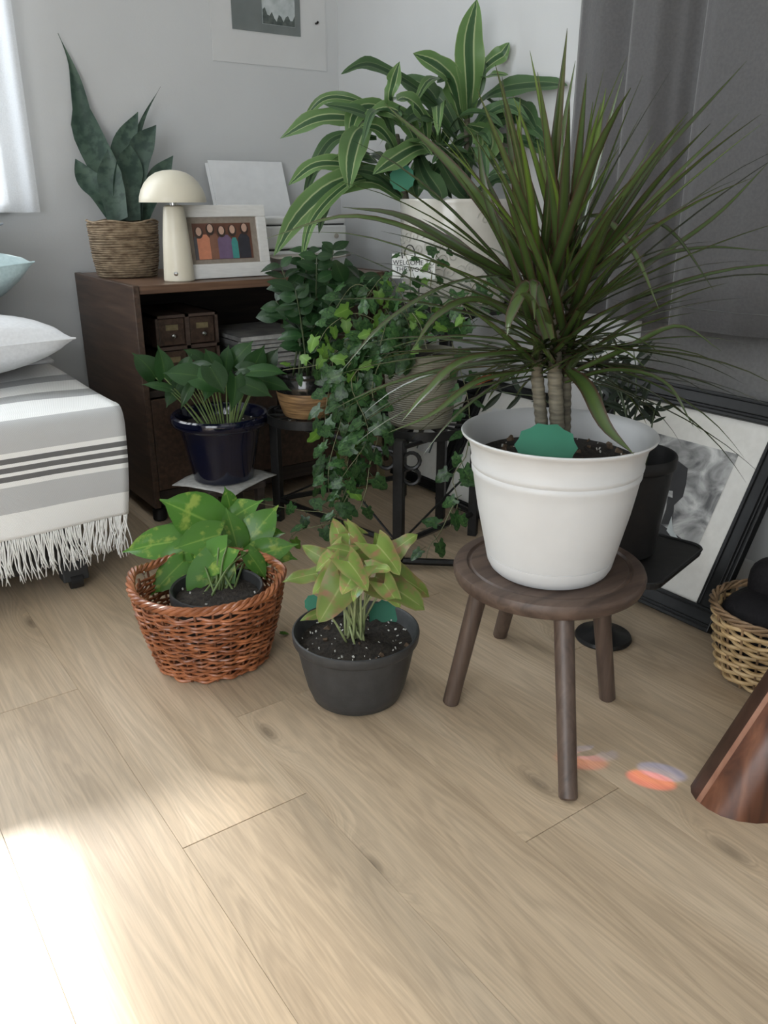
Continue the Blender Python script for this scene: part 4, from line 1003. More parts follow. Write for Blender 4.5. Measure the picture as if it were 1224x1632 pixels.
part('pot_rim', MB().lathe([(.0845, .068), (.0865, .076), (.086, .092), (.082, .105), (.0855, .112), (.084, .118), (.079, .116), (.076, .09), (0, .085)], P6, 56), M['dk_glaze'], peace)
soil(peace, P6, .077, P6.z+.098, 10, 8)
# white embossed planter
P7 = Vector((1.560, 1.853, Z2-.001))
drac = thing('potted_striped_dracaena', 'striped dracaena in embossed cream planter on the tall tier', 'potted plant', P7)
pl = part('planter', MB().lathe([(0, .003), (.135, .003), (.140, 0), (.143, .006), (.150, .14), (.1535, .255), (.1545, .268), (.1555, .274), (.1540, .278), (.1490, .277), (.146, .26), (.142, .22), (0, .215)], P7, 88), M['embossed'], drac)
random.seed(21)
for k in range(48):                                            # raised scroll relief
    a0 = R(150)+R(190)*((k*.618) % 1.0); z0 = .05+.19*((k*.371) % 1.0); s0 = random.uniform(.012, .022); sg = random.choice((-1, 1)); pts = []
    for q in range(16):
        th = q*.48; rr = s0*(1-q/18); a = a0+sg*rr*math.cos(th)/.15; z = z0+rr*math.sin(th)
        r = .143+.0115*(z/.274)+.0006
        pts.append(P7+Vector((math.cos(a)*r, math.sin(a)*r, z)))
    part('relief_scroll', MB().tube(pts, [.0022]*15+[.0012], 5), M['emboss_dk'], pl)
soil(drac, P7, .143, P7.z+.235, 12, 10)
c = PD(641, 284, 2.16); burst(drac, c, .034, 11, TOCAM(c), (0, 0, 1), 1.0, 1.0)
# hanging welcome sign
c = PY(660, 425, 1.72); c = PD(659, 425, 2.09)
nn = TOCAM(c); nn.z = 0; nn = (nn+Vector((-.25, .1, 0))).normalized(); ss = UP.cross(nn)
SM = Matrix.Translation(c) @ Matrix((ss, UP, nn)).transposed().to_4x4()
t = thing('welcome_sign', 'small white hanging sign with wire loop reading WELCOME, before the planter', 'sign', c+Vector((0, 0, -.03)))
sb = MB().box((-.056, -.030, -.003), (.056, .030, 0)); sb.v = [tuple(SM @ Vector(p)) for p in sb.v]
sb_o = part('board', sb, M['sign'], t, False, bev=.001)
part('wire_loop', MB().tube([SM @ Vector((-.010+.014*math.cos(math.pi*q/10), .026+.026*math.sin(math.pi*q/10), .001)) for q in range(11)], .0015, 6), M['black_metal'], t)
part('wire_tail', MB().tube([SM @ Vector((-.029, .020, .001)), SM @ Vector((-.031, .034, .001))], .0015, 6), M['black_metal'], t)
part('hanger', MB().tube([SM @ Vector((.004, .030, -.004)), SM @ Vector((.012, -.02, -.008)), PD(668, 520, 2.06)], .0016, 5), M['black_metal'], t)
def text(s, pos, size, par):
    cu = bpy.data.curves.new('lettering', 'FONT'); cu.body = s; cu.size = size; cu.align_x = 'CENTER'; cu.extrude = .0003
    to = bpy.data.objects.new('lettering_tmp', cu); COL.objects.link(to)
    dg = bpy.context.evaluated_depsgraph_get(); me = bpy.data.meshes.new_from_object(to.evaluated_get(dg)); bpy.data.objects.remove(to)
    me.materials.clear(); me.materials.append(M['ink']); me.name = 'lettering'
    return put('lettering', me, par, SM @ Matrix.Translation((pos[0], pos[1], .0006)))
text('WELCOME TO', (0, .004, 0), .0165, sb_o); text('THE WOODS', (0, -.012, 0), .0155, sb_o); text('2', (-.028, -.027, 0), .0145, sb_o)

# ------------------------------------------------------------------ foliage helpers
def spline(pts, n):
    """Catmull-Rom through the control points"""
    pts = [Vector(p) for p in pts]
    if len(pts) == 2: return [pts[0].lerp(pts[1], i/n) for i in range(n+1)]
    P_ = [pts[0]*2-pts[1]]+pts+[pts[-1]*2-pts[-2]]; out = []
    m = len(pts)-1
    for i in range(n+1):
        t_ = i/n*m; k = min(int(t_), m-1); f = t_-k; a, b, c_, d = P_[k], P_[k+1], P_[k+2], P_[k+3]
        out.append(.5*((2*b)+(c_-a)*f+(2*a-5*b+4*c_-d)*f*f+(3*b-a-3*c_+d)*f**3))
    return out
def inside(p):
    return Vector((min(p.x, XR-.016), min(p.y, YB-.016), max(p.z, .006)))
def blade(parent, pts, width, mat_, nrm, n=12, fold=.25, shape='strap', wave=0., seed=0, name='leaf', cl=True):
    """strap leaf along pts: five points across with a folded midrib"""
    line = spline(pts, n); vs_ = []; fs = []; us = []
    if cl: line = [inside(p) for p in line]
    nv = Vector(nrm).normalized()
    for i, p in enumerate(line):
        f = i/n
        tt = (line[min(i+1, n)]-line[max(i-1, 0)]); tt = tt.normalized() if tt.length > 1e-9 else UP
        s_ = tt.cross(nv); s_ = s_.normalized() if s_.length > 1e-4 else tt.orthogonal().normalized()
        up_ = s_.cross(tt)
        if shape == 'strap': w_ = width*min(1, .55+f*3)*(1-max(0, (f-.45)/.55)**1.6)
        elif shape == 'lance': w_ = width*(.30+.70*math.sin(min(1, f/.55)*math.pi/2) if f < .55 else math.cos((f-.55)/.45*math.pi/2)**.8)
        elif shape == 'whip': w_ = width*(1 if f < .38 else max(.02, (1-(f-.38)/.62)**1.5*.8+.2*(f < .45)))
        else: w_ = width*(.8+.2*math.sin(f*3)) * (1 if f < .6 else (1-((f-.6)/.4)**1.8))
        w_ = max(w_, .0006)
        wv_ = wave*math.sin(f*15+seed)*w_
        for k, a in enumerate((-1, -.5, 0, .5, 1)):
            vs_.append(p+s_*(a*w_/2)+up_*(abs(a)*fold*w_/2+(wv_*a if abs(a) == 1 else 0)))
    for i in range(n):
        for k in range(4):
            fs.append((i*5+k, i*5+k+1, (i+1)*5+k+1, (i+1)*5+k))
            us.append(((k/4, i/n), ((k+1)/4, i/n), ((k+1)/4, (i+1)/n), (k/4, (i+1)/n)))
    return part(name, MB().add(vs_, fs, us), mat_, parent, ang=None)
def leaf_template(name, outline, mat_, curl=.25, fold=.2, petiole=0., nrow=9, wave=0.):
    """leaf along +Y from 0 to 1; outline(v) -> half width and back offset of the lobes; +Z is its face"""
    mb = MB(); cols = (-1, -.66, -.33, 0, .33, .66, 1); vs_ = []; fs = []; us = []
    for i in range(nrow+1):
        v = i/nrow; hw_, back = outline(v)
        for a in cols:
            y = v-back*abs(a); x = a*hw_
            z = -curl*v*v+fold*abs(x)-.35*x*x+wave*math.sin(v*11+a)*abs(a)
            vs_.append((x, y, z))
    m = len(cols)
    for i in range(nrow):
        for k in range(m-1):
            fs.append((i*m+k, i*m+k+1, (i+1)*m+k+1, (i+1)*m+k)); us.append(((k/(m-1), i/nrow), ((k+1)/(m-1), i/nrow), ((k+1)/(m-1), (i+1)/nrow), (k/(m-1), (i+1)/nrow)))
    mb.add(vs_, fs, us)
    if petiole: mb.tube([(0, .03, 0), (0, -petiole*.5, -.05), (0, -petiole, -.14)], .018, 4)
    return mb.mesh(name, mat_)
def o_heart(v): return (.40*math.sin(math.pi*min(1, v*.92+.16))**.75*(1 if v < .98 else .1) if v < .97 else .01, .16*(1-v)**2)
def o_lance(v): return (.24*math.sin(math.pi*min(1, v**.85))**.9+.004, 0)
def o_arrow(v): return (.40*(1-v)**.8*(.75+.5*v)+.012*(1-v), .42*(1-v)**2.2)
def o_ivy(v):
    w_ = .46*math.sin(math.pi*min(1, v*.8+.2))**.8; lob = 1-.30*abs(math.sin(v*7.4))*(v > .12)
    return (max(.008, w_*lob), .20*(1-v)**1.5)
T_ = {}
def tset(key, outline, mat_, n=4, **kw):
    T_[key] = [leaf_template('leaf', outline, mat_, curl=kw.get('curl', .2)*random.uniform(.3, 1.7), fold=kw.get('fold', .2)*random.uniform(.4, 1.6), petiole=kw.get('petiole', 0), wave=kw.get('wave', 0)*random.uniform(.5, 1.5)) for _ in range(n)]
random.seed(2)
tset('heart', o_heart, M['lf_poth'], 4, curl=.16, fold=.2); tset('heart_d', o_heart, M['lf_poth_d'], 4, curl=.3, fold=.25)
tset('lance', o_lance, M['lf_peace'], 4, curl=.25, fold=.25); tset('arrow', o_arrow, M['lf_syng'], 5, curl=.18, fold=.08, wave=.04)
tset('ivy', o_ivy, M['lf_ivy'], 5, curl=.2, fold=.15, petiole=.5, wave=.02); tset('ivy_b', o_ivy, M['lf_ivy_b'], 3, curl=.2, fold=.15, petiole=.5, wave=.02)
tset('palm', o_lance, M['lf_palm'], 2, curl=.15, fold=.2)
def leaf(parent, key, base, tip, face, scale=1., wide=1., name='leaf'):
    base, tip = inside(Vector(base)), inside(Vector(tip)); d = tip-base; L_ = d.length*scale
    y = d.normalized(); z = Vector(face)-y*Vector(face).dot(y); z = z.normalized() if z.length > 1e-4 else y.orthogonal().normalized()
    x = y.cross(z)
    Mx = Matrix.Translation(base) @ Matrix((x*wide, y, z)).transposed().to_4x4() @ Matrix.Scale(L_, 4)
    return put(name, random.choice(T_[key]), parent, Mx)
def stem(parent, pts, r0, r1, mat_, n=7, name='stem'):
    line = spline(pts, n); return part(name, MB().tube(line, [r0+(r1-r0)*i/n for i in range(n+1)], 5), mat_, parent, ang=None)
def rv(s): return Vector((random.uniform(-s, s), random.uniform(-s, s), random.uniform(-s, s)))

# ------------------------------------------------------------------ dragon tree on the stool
random.seed(42)
canes = []
for (x0, y0, x1, y1, dd, r) in ((866, 693, 856, 600, 1.335, .0105), (889, 692, 884, 592, 1.325, .0120), (899, 690, 900, 600, 1.360, .0110)):
    a, b = PD(x0, y0+8, dd+.01), PD(x1, y1, dd-.015)
    rings = [a.lerp(b, i/16) for i in range(17)]
    part('cane', MB().tube(rings, [r*(1.06 if i % 2 else .94) for i in range(17)], 12), M['cane'], big, ang=None)
    top = b+(b-a).normalized()*.02+Vector((0, 0, .15))
    part('cane', MB().tube([b, b.lerp(top, .5), top], [r*.9, r*.7, .004], 10), M['cane'], big, ang=None)
    canes.append((b, top))
def mleaf(base, az, el, ln, droop, width, mat_):
    d = Vector((math.cos(az)*math.cos(el), math.sin(az)*math.cos(el), math.sin(el)))
    pts = []
    p = Vector(base); step = ln/6; cur = d.copy()
    for i in range(7):
        pts.append(p.copy()); p = p+cur*step; cur = (cur+Vector((0, 0, -droop*(i+1)/6))).normalized()
    side = d.cross(UP); nv = side.cross(d) if side.length > .05 else TOCAM(base)
    return blade(big, pts, width, mat_, nv+rv(.25), n=10, fold=.35, shape='strap')
ga = math.pi*(3-math.sqrt(5)); k = 0
for ci, (b, top) in enumerate(canes):
    for i in range(44):
        f = i/43; base = b.lerp(top, f**1.05*.98)+rv(.003); az = k*ga+random.uniform(-.25, .25); k += 1
        el = R(-14+88*f**1.0)+random.uniform(-.16, .16); ln = random.uniform(.29, .42)*(1 if f < .7 else .82); dr = random.uniform(.02, .34)*(1-f*.65)
        tow = Vector((math.cos(az), math.sin(az), 0)).dot(-FW)
        if tow > .45 and f < .40:
            el = R(random.uniform(22, 58)); dr *= .6; ln *= .72
        mt = M['lf_marg_b'] if f > .66 and random.random() < .55 else M['lf_marg']
        mleaf(base, az, el, ln, dr, random.uniform(.010, .0175), mt)
for ci, (b, top) in enumerate(canes):                          # low skirt of arching leaves
    for i in range(15):
        az = k*ga; k += 1; tow = Vector((math.cos(az), math.sin(az), 0)).dot(-FW)
        el = R(random.uniform(-22, 16)); ln = random.uniform(.24, .36); dr = random.uniform(.12, .30)
        if tow > .5: el = R(random.uniform(15, 45)); ln *= .65
        mleaf(b.lerp(top, random.uniform(-.02, .25))+rv(.003), az, el, ln, dr, random.uniform(.009, .014), M['lf_marg'])
# the leaves that stand out
for pts, wd_, mt, nv in [
    ([(868, 480, 1.30), (800, 370, 1.27), (716, 262, 1.25), (612, 165, 1.24)], .020, 'lf_marg', .8), ([(852, 470, 1.31), (828, 330, 1.29), (800, 122, 1.28)], .017, 'lf_marg', .9),
    ([(846, 470, 1.30), (826, 320, 1.28), (829, 155, 1.28)], .020, 'lf_marg_b', .9), ([(880, 470, 1.30), (930, 330, 1.30), (966, 140, 1.30)], .021, 'lf_marg_b', .9),
    ([(905, 470, 1.32), (935, 320, 1.33), (992, 218, 1.34)], .012, 'lf_marg', -.2), ([(915, 460, 1.32), (1010, 300, 1.36), (1190, 97, 1.42)], .013, 'lf_marg', .5),
    ([(920, 470, 1.32), (1030, 330, 1.35), (1178, 180, 1.40)], .011, 'lf_marg', .5), ([(880, 400, 1.28), (945, 345, 1.24), (1005, 395, 1.20), (1050, 492, 1.18)], .015, 'lf_marg', .5),
    ([(930, 430, 1.30), (1025, 361, 1.28), (1075, 375, 1.26), (1137, 462, 1.25)], .012, 'lf_marg', .1), ([(850, 440, 1.28), (730, 450, 1.22), (620, 510, 1.18), (543, 592, 1.17)], .013, 'lf_marg', .3),
    ([(848, 460, 1.28), (740, 400, 1.24), (640, 345, 1.22), (545, 330, 1.22)], .014, 'lf_marg', .7), ([(845, 470, 1.28), (700, 385, 1.24), (560, 345, 1.22), (425, 380, 1.22)], .012, 'lf_marg', .7),
    ([(905, 590, 1.27), (935, 620, 1.20), (965, 680, 1.16), (1010, 724, 1.15)], .023, 'lf_marg', .5), ([(850, 560, 1.27), (740, 575, 1.20), (680, 625, 1.18), (640, 672, 1.18)], .015, 'lf_marg', .3),
    ([(852, 590, 1.28), (760, 610, 1.22), (690, 660, 1.2), (618, 690, 1.2)], .013, 'lf_marg', .4), ([(790, 600, 1.36), (765, 608, 1.35), (728, 626, 1.35)], .012, 'lf_dead', .8),
    ([(870, 540, 1.22), (845, 455, 1.16), (815, 500, 1.12), (808, 535, 1.12)], .018, 'lf_marg', .8), ([(880, 540, 1.2), (852, 450, 1.14), (852, 510, 1.12)], .014, 'lf_marg', .8),
    ([(915, 500, 1.32), (1020, 430, 1.36), (1140, 345, 1.42), (1224, 260, 1.46)], .010, 'lf_marg', .5), ([(915, 510, 1.30), (1030, 420, 1.30), (1120, 395, 1.32), (1224, 400, 1.34)], .010, 'lf_marg', .6),
    ([(900, 470, 1.30), (960, 340, 1.31), (1040, 200, 1.34)], .010, 'lf_marg', .5), ([(890, 440, 1.36), (910, 300, 1.37), (935, 110, 1.39)], .010, 'lf_marg', -.3), ([(880, 440, 1.37), (880, 310, 1.39), (900, 120, 1.42)], .009, 'lf_marg', -.3),
    ([(900, 600, 1.30), (990, 560, 1.27), (1080, 520, 1.25), (1150, 560, 1.25)], .011, 'lf_marg', .5), ([(900, 610, 1.30), (980, 590, 1.27), (1060, 610, 1.26), (1105, 680, 1.26)], .010, 'lf_marg', .5),
    ([(862, 540, 1.28), (770, 480, 1.20), (700, 500, 1.14), (655, 560, 1.12)], .012, 'lf_marg', .5), ([(850, 500, 1.28), (780, 330, 1.24), (760, 210, 1.23)], .012, 'lf_marg', .6)]:
    P_ = [PD(*q) for q in pts]; blade(big, P_, wd_, M[mt], TOCAM(P_[0])*nv+UP*.6+rv(.15), n=14, fold=.3, shape='strap')

# ------------------------------------------------------------------ striped dracaena
random.seed(8)
for (x0, y0, x1, y1, dd) in ((648, 335, 632, 215, 2.28), (745, 335, 744, 150, 2.31), (700, 335, 700, 250, 2.33)):
    stem(drac, [PD(x0, y0, dd), PD((x0+x1)/2, (y0+y1)/2, dd), PD(x1, y1, dd)], .012, .008, M['cane'], name='stem')
def cr(x, y): return 440+x/2.498, y/2.498
DL = [  # (control points in the crown, width px, dark?)
    ([(765, 470), (770, 330), (768, 160), (800, -4)], 84, 0), ([(735, 470), (700, 330), (640, 262), (545, 212)], 74, 0), ([(785, 330), (840, 260), (910, 212), (992, 178)], 50, 0),
    ([(790, 330), (850, 300), (925, 298)], 26, 0), ([(790, 430), (880, 365), (1040, 340), (1200, 345)], 64, 1), ([(640, 420), (540, 340), (400, 265), (330, 262), (258, 296)], 44, 1),
    ([(468, 500), (455, 400), (470, 320), (492, 245)], 46, 0), ([(450, 500), (330, 445), (190, 415)], 38, 1), ([(430, 450), (300, 395), (190, 395), (105, 478)], 32, 0),
    ([(400, 500), (270, 470), (150, 480), (15, 552)], 66, 0), ([(500, 500), (400, 430), (320, 450), (285, 570)], 62, 0), ([(490, 640), (450, 560), (400, 510), (330, 505)], 60, 0),
    ([(420, 520), (340, 520), (300, 620), (288, 755)], 76, 0), ([(400, 550), (250, 545), (170, 630), (105, 800)], 40, 1), ([(430, 680), (270, 655), (150, 660), (48, 738)], 52, 0),
    ([(500, 790), (380, 715), (230, 740), (90, 860), (-10, 1020)], 76, 0), ([(640, 590), (560, 590), (470, 640), (385, 695)], 66, 0), ([(500, 780), (400, 700), (290, 675)], 42, 1),
    ([(460, 690), (380, 640), (305, 635)], 30, 1), ([(780, 520), (850, 450), (930, 425), (1010, 480)], 44, 1), ([(800, 500), (960, 425), (1080, 455), (1190, 540)], 56, 1),
    ([(760, 500), (830, 530), (840, 590), (795, 645)], 84, 0), ([(790, 560), (930, 460), (1010, 470), (1070, 570)], 50, 1), ([(790, 640), (870, 610), (930, 640), (840, 705)], 44, 1),
    ([(760, 790), (850, 730), (900, 712), (960, 730)], 34, 1), ([(600, 560), (580, 460), (520, 400), (480, 400)], 60, 0), ([(660, 480), (620, 390), (560, 340), (490, 318)], 66, 1),
    ([(720, 520), (660, 420), (600, 370), (590, 350)], 66, 1), ([(640, 600), (690, 680), (740, 760), (765, 800)], 66, 1), ([(560, 600), (590, 690), (640, 770), (650, 800)], 66, 1),
    ([(430, 690), (260, 690), (200, 800), (170, 930)], 40, 1), ([(430, 700), (290, 730), (150, 870), (100, 1040)], 34, 0), ([(820, 540), (960, 560), (1060, 590), (1150, 640)], 44, 1),
    ([(800, 480), (960, 470), (1060, 520), (1130, 590)], 50, 1), ([(570, 590), (530, 500), (450, 440), (360, 450)], 60, 0), ([(760, 470), (740, 380), (690, 300), (640, 330)], 60, 1),
    ([(720, 560), (640, 480), (560, 460), (500, 500)], 64, 1), ([(740, 470), (790, 360), (800, 290), (830, 240)], 56, 1), ([(620, 650), (560, 720), (560, 790)], 56, 1), ([(700, 620), (640, 700), (700, 790)], 60, 1), ([(560, 520), (500, 470), (490, 420)], 50, 1)]
for i, (pts, wd_, dk) in enumerate(DL):
    bd = 2.30 if pts[0][0] > 640 else 2.26
    tipd = bd+random.uniform(-.20, .02); n_ = len(pts); P_ = []
    for j, (x, y) in enumerate(pts): P_.append(PD(*cr(x, y), bd+(tipd-bd)*j/(n_-1)-.03*math.sin(math.pi*j/(n_-1))))
    blade(drac, P_, wd_/2.498/FPX*2.25*1.4, M['lf_drac_d' if dk else 'lf_drac'], TOCAM(P_[0])*.8+UP*.55+rv(.2), n=16, fold=.22, shape='lance', wave=.10, seed=i)

for k in range(30):
    sx, sdp = ((632, 2.27), (744, 2.31), (700, 2.32))[k % 3]; f = random.random(); by = 175+130*f if k % 3 == 1 else 225+85*f
    b = PD(sx, by, sdp); a = k*ga; d = Vector((math.cos(a), math.sin(a), 0)); ln = random.uniform(.15, .25)
    P_ = [b, b+d*ln*.3+UP*ln*.34, b+d*ln*.68+UP*ln*.36, b+d*ln*.98+UP*ln*random.uniform(-.05, .22)]
    blade(drac, P_, random.uniform(.032, .046), M['lf_drac_d' if random.random() < .7 else 'lf_drac'], UP+rv(.3)+TOCAM(b)*.3, n=14, fold=.22, shape='lance', wave=.1, seed=k)

# ------------------------------------------------------------------ snake plant in seagrass basket
S1 = Vector((.852, 2.505, CZT+.0005))
snake = thing('potted_snake_plant', 'snake plant in a woven seagrass basket on the cabinet', 'potted plant', S1)
def srad(z): return .081+.020*min(1, z/.155)+.003*math.sin(z*30)
part('basket_wall', MB().lathe([(0, .002), (.080, .002), (.081, .004), (.0975, .150), (.0925, .150), (.080, .12), (0, .12)], S1, 40), M['seagrass'], snake)
for i in range(24):
    z = .005+.148*i/23; pts = []
    for q in range(72):
        a = 2*math.pi*q/72; r = srad(z)+.0012*math.sin(a*34+i*1.7); pts.append(S1+Vector((math.cos(a)*r, math.sin(a)*r, z+.0012*math.sin(a*3+i)+(.003*math.sin(a*5) if i == 23 else 0))))
    part('coil', MB().tube(pts, .0034, 5, closed=True), M['seagrass'], snake)
soil(snake, S1, .080, S1.z+.135, 14, 4)
SD = 2.44
for si, (pts, wd_, off) in enumerate([([(196, 352), (176, 290), (140, 215), (112, 140), (95, 105), (68, 66)], 46, .0), ([(188, 352), (160, 310), (138, 285), (120, 253)], 36, -.04), ([(190, 352), (182, 310), (176, 280), (172, 238)], 40, -.06),
                      ([(200, 352), (192, 290), (200, 230), (220, 178)], 40, .03), ([(212, 352), (214, 290), (228, 235), (249, 199)], 42, .0), ([(206, 352), (208, 260), (228, 190), (256, 138)], 20, .05),
                      ([(224, 352), (240, 310), (256, 280), (276, 248)], 34, .02), ([(205, 352), (200, 300), (205, 265), (207, 230)], 44, -.03)]):
    P_ = [PD(x, y, SD+off+.03*j/len(pts)) for j, (x, y) in enumerate(pts)]
    blade(snake, P_, wd_/FPX*SD, M['lf_snake'], TOCAM(P_[0])+rv(.3), n=18, fold=.35, shape='whip' if si in (0, 5) else 'sword', wave=.03)

# ------------------------------------------------------------------ golden pothos in the willow basket
random.seed(31)
d0 = 1.80
c0 = P3+Vector((0, 0, .125))
for (bx, by, tx, ty, dd, w_) in [(345, 838, 275, 804, .02, 1.05), (352, 838, 398, 803, .05, .9), (292, 862, 214, 869, -.02, .8), (352, 852, 293, 868, -.07, 1.0), (362, 872, 308, 908, -.10, 1.05), (310, 876, 258, 894, -.06, .95),
                                 (345, 893, 322, 968, -.11, 1.0), (292, 895, 250, 934, -.08, .8), (378, 873, 366, 822, -.02, .9), (392, 868, 430, 818, .0, .9), (405, 872, 458, 884, .02, .8), (398, 890, 452, 868, -.05, .8),
                                 (368, 818, 364, 788, .06, .8), (330, 858, 300, 838, .03, .9), (385, 850, 412, 838, .05, .9), (320, 880, 345, 915, -.08, .9), (395, 880, 420, 912, -.08, .8), (300, 850, 262, 842, .04, .8), (415, 855, 445, 850, .06, .7), (340, 865, 322, 840, -.02, .9)]:
    b, tp = PD(bx, by, d0+dd), PD(tx, ty, d0+dd-.025+random.uniform(-.02, .02))
    leaf(gold, 'heart', b, tp, TOCAM(b)*.95+UP*.5+rv(.28), 1.26, w_*.98)
    a = random.uniform(0, 6.28); r0 = random.uniform(.005, .04)
    root = c0+Vector((math.cos(a)*r0, math.sin(a)*r0, 0))
    if bx > 375 or by % 4 == 0: stem(gold, [root, root.lerp(b, .5)+Vector((0, 0, .018)), b], .0026, .0018, M['stem_g'])

# ------------------------------------------------------------------ arrowhead plant
random.seed(77); d0 = 1.53; c0 = P2+Vector((-.004, .0, .113))
for (bx, by, tx, ty, dd, w_) in [(545, 868, 533, 826, .02, 1.0), (556, 850, 590, 878, .0, .9), (622, 882, 664, 848, .0, 1.0), (600, 868, 640, 905, -.04, 1.0), (540, 880, 500, 905, -.03, 1.0), (505, 914, 447, 924, -.02, .7), (545, 930, 508, 995, -.10, 1.0),
                                 (520, 930, 530, 970, -.08, .9), (585, 905, 622, 905, -.08, .9), (600, 920, 680, 966, -.03, .9), (630, 915, 690, 945, .0, .8), (570, 905, 545, 945, -.11, 1.0), (555, 895, 590, 935, -.12, .9), (585, 870, 580, 838, .04, .9),
                                 (525, 895, 480, 870, .03, .8), (560, 880, 520, 868, -.03, .9), (610, 890, 600, 850, .03, .9), (515, 975, 480, 985, -.06, .6), (575, 925, 560, 960, -.11, .9), (612, 930, 640, 968, -.06, .9), (540, 905, 500, 945, -.07, .8), (590, 890, 560, 862, .0, .9), (570, 850, 548, 828, .05, .9)]:
    b, tp = PD(bx, by, d0+dd), PD(tx, ty, d0+dd-.02+random.uniform(-.02, .02))
    leaf(syng, 'arrow', b, tp, TOCAM(b)*.7+UP*.6+rv(.5), .98, w_*1.5)
    a = random.uniform(0, 6.28); r0 = random.uniform(.002, .022)
    root = c0+Vector((math.cos(a)*r0, math.sin(a)*r0, 0)); stem(syng, [root, root.lerp(b, .55)+(b-root).cross(UP).cross(b-root).normalized()*.0+Vector((0, 0, .012)), b], .0027, .0016, M['stem_y'])

# ------------------------------------------------------------------ pothos in the navy pot
random.seed(15); d0 = 2.12; c0 = P1+Vector((0, 0, .150))
for (bx, by, tx, ty, dd, w_) in [(248, 602, 226, 562, -.02, 1.2), (262, 602, 262, 560, -.04, .9), (272, 620, 234, 606, -.04, .7), (318, 600, 268, 590, -.05, .9), (300, 590, 330, 575, .0, .9), (310, 600, 345, 612, -.05, 1.0), (335, 585, 355, 618, -.08, 1.0),
                                 (345, 590, 330, 560, .03, 1.0), (360, 590, 362, 555, .05, .9), (375, 600, 378, 640, -.06, .8), (400, 592, 446, 585, -.03, .8), (385, 610, 425, 622, -.05, .9), (395, 600, 420, 560, .04, .9), (370, 580, 395, 548, .06, .9),
                                 (290, 600, 300, 570, .05, .9), (410, 605, 455, 612, .0, .7), (305, 615, 290, 640, -.06, .6), (285, 610, 265, 640, .02, .8), (325, 575, 300, 555, .06, .9), (420, 590, 440, 560, .08, .8), (345, 600, 325, 630, -.02, .8), (380, 590, 405, 580, .02, .9)]:
    b, tp = PD(bx, by, d0+dd), PD(tx, ty, d0+dd-.02)
    leaf(navy, 'heart_d', b, tp, TOCAM(b)*.7+UP*.5+rv(.4), 1.15, w_)
    root = PD(300+(bx-225)*.50, 655, d0-.02)
    root.z = c0.z; root = c0+(root-c0)*min(1, .09/max((root-c0).length, .001))
    stem(navy, [root, root.lerp(b, .5)+Vector((0, 0, .01)), b], .0024, .0016, M['stem_g'])

# ------------------------------------------------------------------ bushy deep green plant in the rattan pot
random.seed(51); c0 = P6+Vector((0, 0, .1))
for k in range(13):
    a = k*ga; r0 = .045*math.sqrt((k+.5)/13); root = c0+Vector((math.cos(a)*r0, math.sin(a)*r0, 0))
    tipx, tipy = random.uniform(432, 575), random.uniform(398, 520)
    if k < 5: tipx, tipy = [(448, 425), (490, 402), (530, 408), (440, 480), (560, 440)][k]
    tp = PD(tipx, tipy, 2.13+random.uniform(-.09, .09))
    path = [root, root.lerp(tp, .5)+Vector((0, 0, .03)), tp]; stem(peace, path, .0032, .0015, M['stem_d'])
    line = spline(path, 8)
    for q in range(2, 9):
        for sgn in (-1, 1):
            p = line[q]; dirn = (line[q]-line[q-1]).normalized()
            sd = dirn.cross(TOCAM(p)).normalized()*sgn
            tip = p+(dirn*.55+sd*.8+rv(.35)+Vector((0, 0, -.1)))*random.uniform(.040, .062)
            leaf(peace, 'lance', p, tip, TOCAM(p)*.6+UP*.6+rv(.5), 1., random.uniform(1.1, 1.6))

# ------------------------------------------------------------------ ivy
random.seed(90); iv = 0
def vine(pts, every=.017, young=0., size=(.030, .050), face=.7, r=.0016, spread=1., jit=6):
    global iv
    P_ = [PD(x+random.uniform(-jit, jit)*(j > 0), y, d) for j, (x, y, d) in enumerate(pts)]
    n = 14; line = [inside(p) for p in spline(P_, n)]
    part('vine', MB().tube(line, [r*(1-.5*i/n) for i in range(n+1)], 5), M['vine'], ivy, ang=None)
    acc = 0; sg = 1
    for i in range(1, n+1):
        seg = (line[i]-line[i-1]); acc += seg.length
        while acc > every:
            acc -= every; p = line[i]-seg.normalized()*acc if seg.length > 0 else line[i]
            dirn = seg.normalized() if seg.length > 0 else UP
            sd = dirn.cross(TOCAM(p)); sd = sd.normalized() if sd.length > .01 else RT
            sz = random.uniform(*size)*(1-.25*i/n); sg = -sg
            dd = (sd*sg*random.uniform(.4, 1.)+dirn*random.uniform(-.1, .5)+Vector((0, 0, -.55))+rv(.4)).normalized()
            b = p+sd*sg*.012*spread+rv(.006*spread)+TOCAM(p)*random.uniform(0, .02)
            leaf(ivy, 'ivy_b' if random.random() < young else 'ivy', b, b+dd*sz, TOCAM(p)*face+UP*.5+rv(.55), 1., random.uniform(.9, 1.15)); iv += 1
r0 = 2.03
V = [[(650, 548, 2.02), (590, 540, 1.98), (548, 600, 1.95), (560, 690, 1.96), (545, 770, 1.97), (530, 830, 1.98)], [(640, 550, 2.01), (580, 560, 1.96), (570, 640, 1.94), (575, 720, 1.95), (550, 800, 1.96)],
     [(655, 550, 2.00), (610, 570, 1.94), (590, 620, 1.93), (600, 680, 1.93), (590, 740, 1.94)], [(640, 545, 2.03), (570, 545, 2.0), (525, 610, 1.97), (520, 700, 1.98), (510, 790, 2.0)],
     [(650, 550, 2.0), (560, 575, 1.95), (545, 660, 1.94), (530, 740, 1.95), (520, 800, 1.96)]]
for v in V: vine(v, .0165, .10)
vine([(640, 545, 2.02), (560, 540, 1.98), (510, 578, 1.95), (446, 590, 1.93)], .022, .75, (.026, .040))
vine([(640, 540, 2.02), (570, 500, 2.0), (530, 520, 1.97), (500, 560, 1.95)], .018, .6)
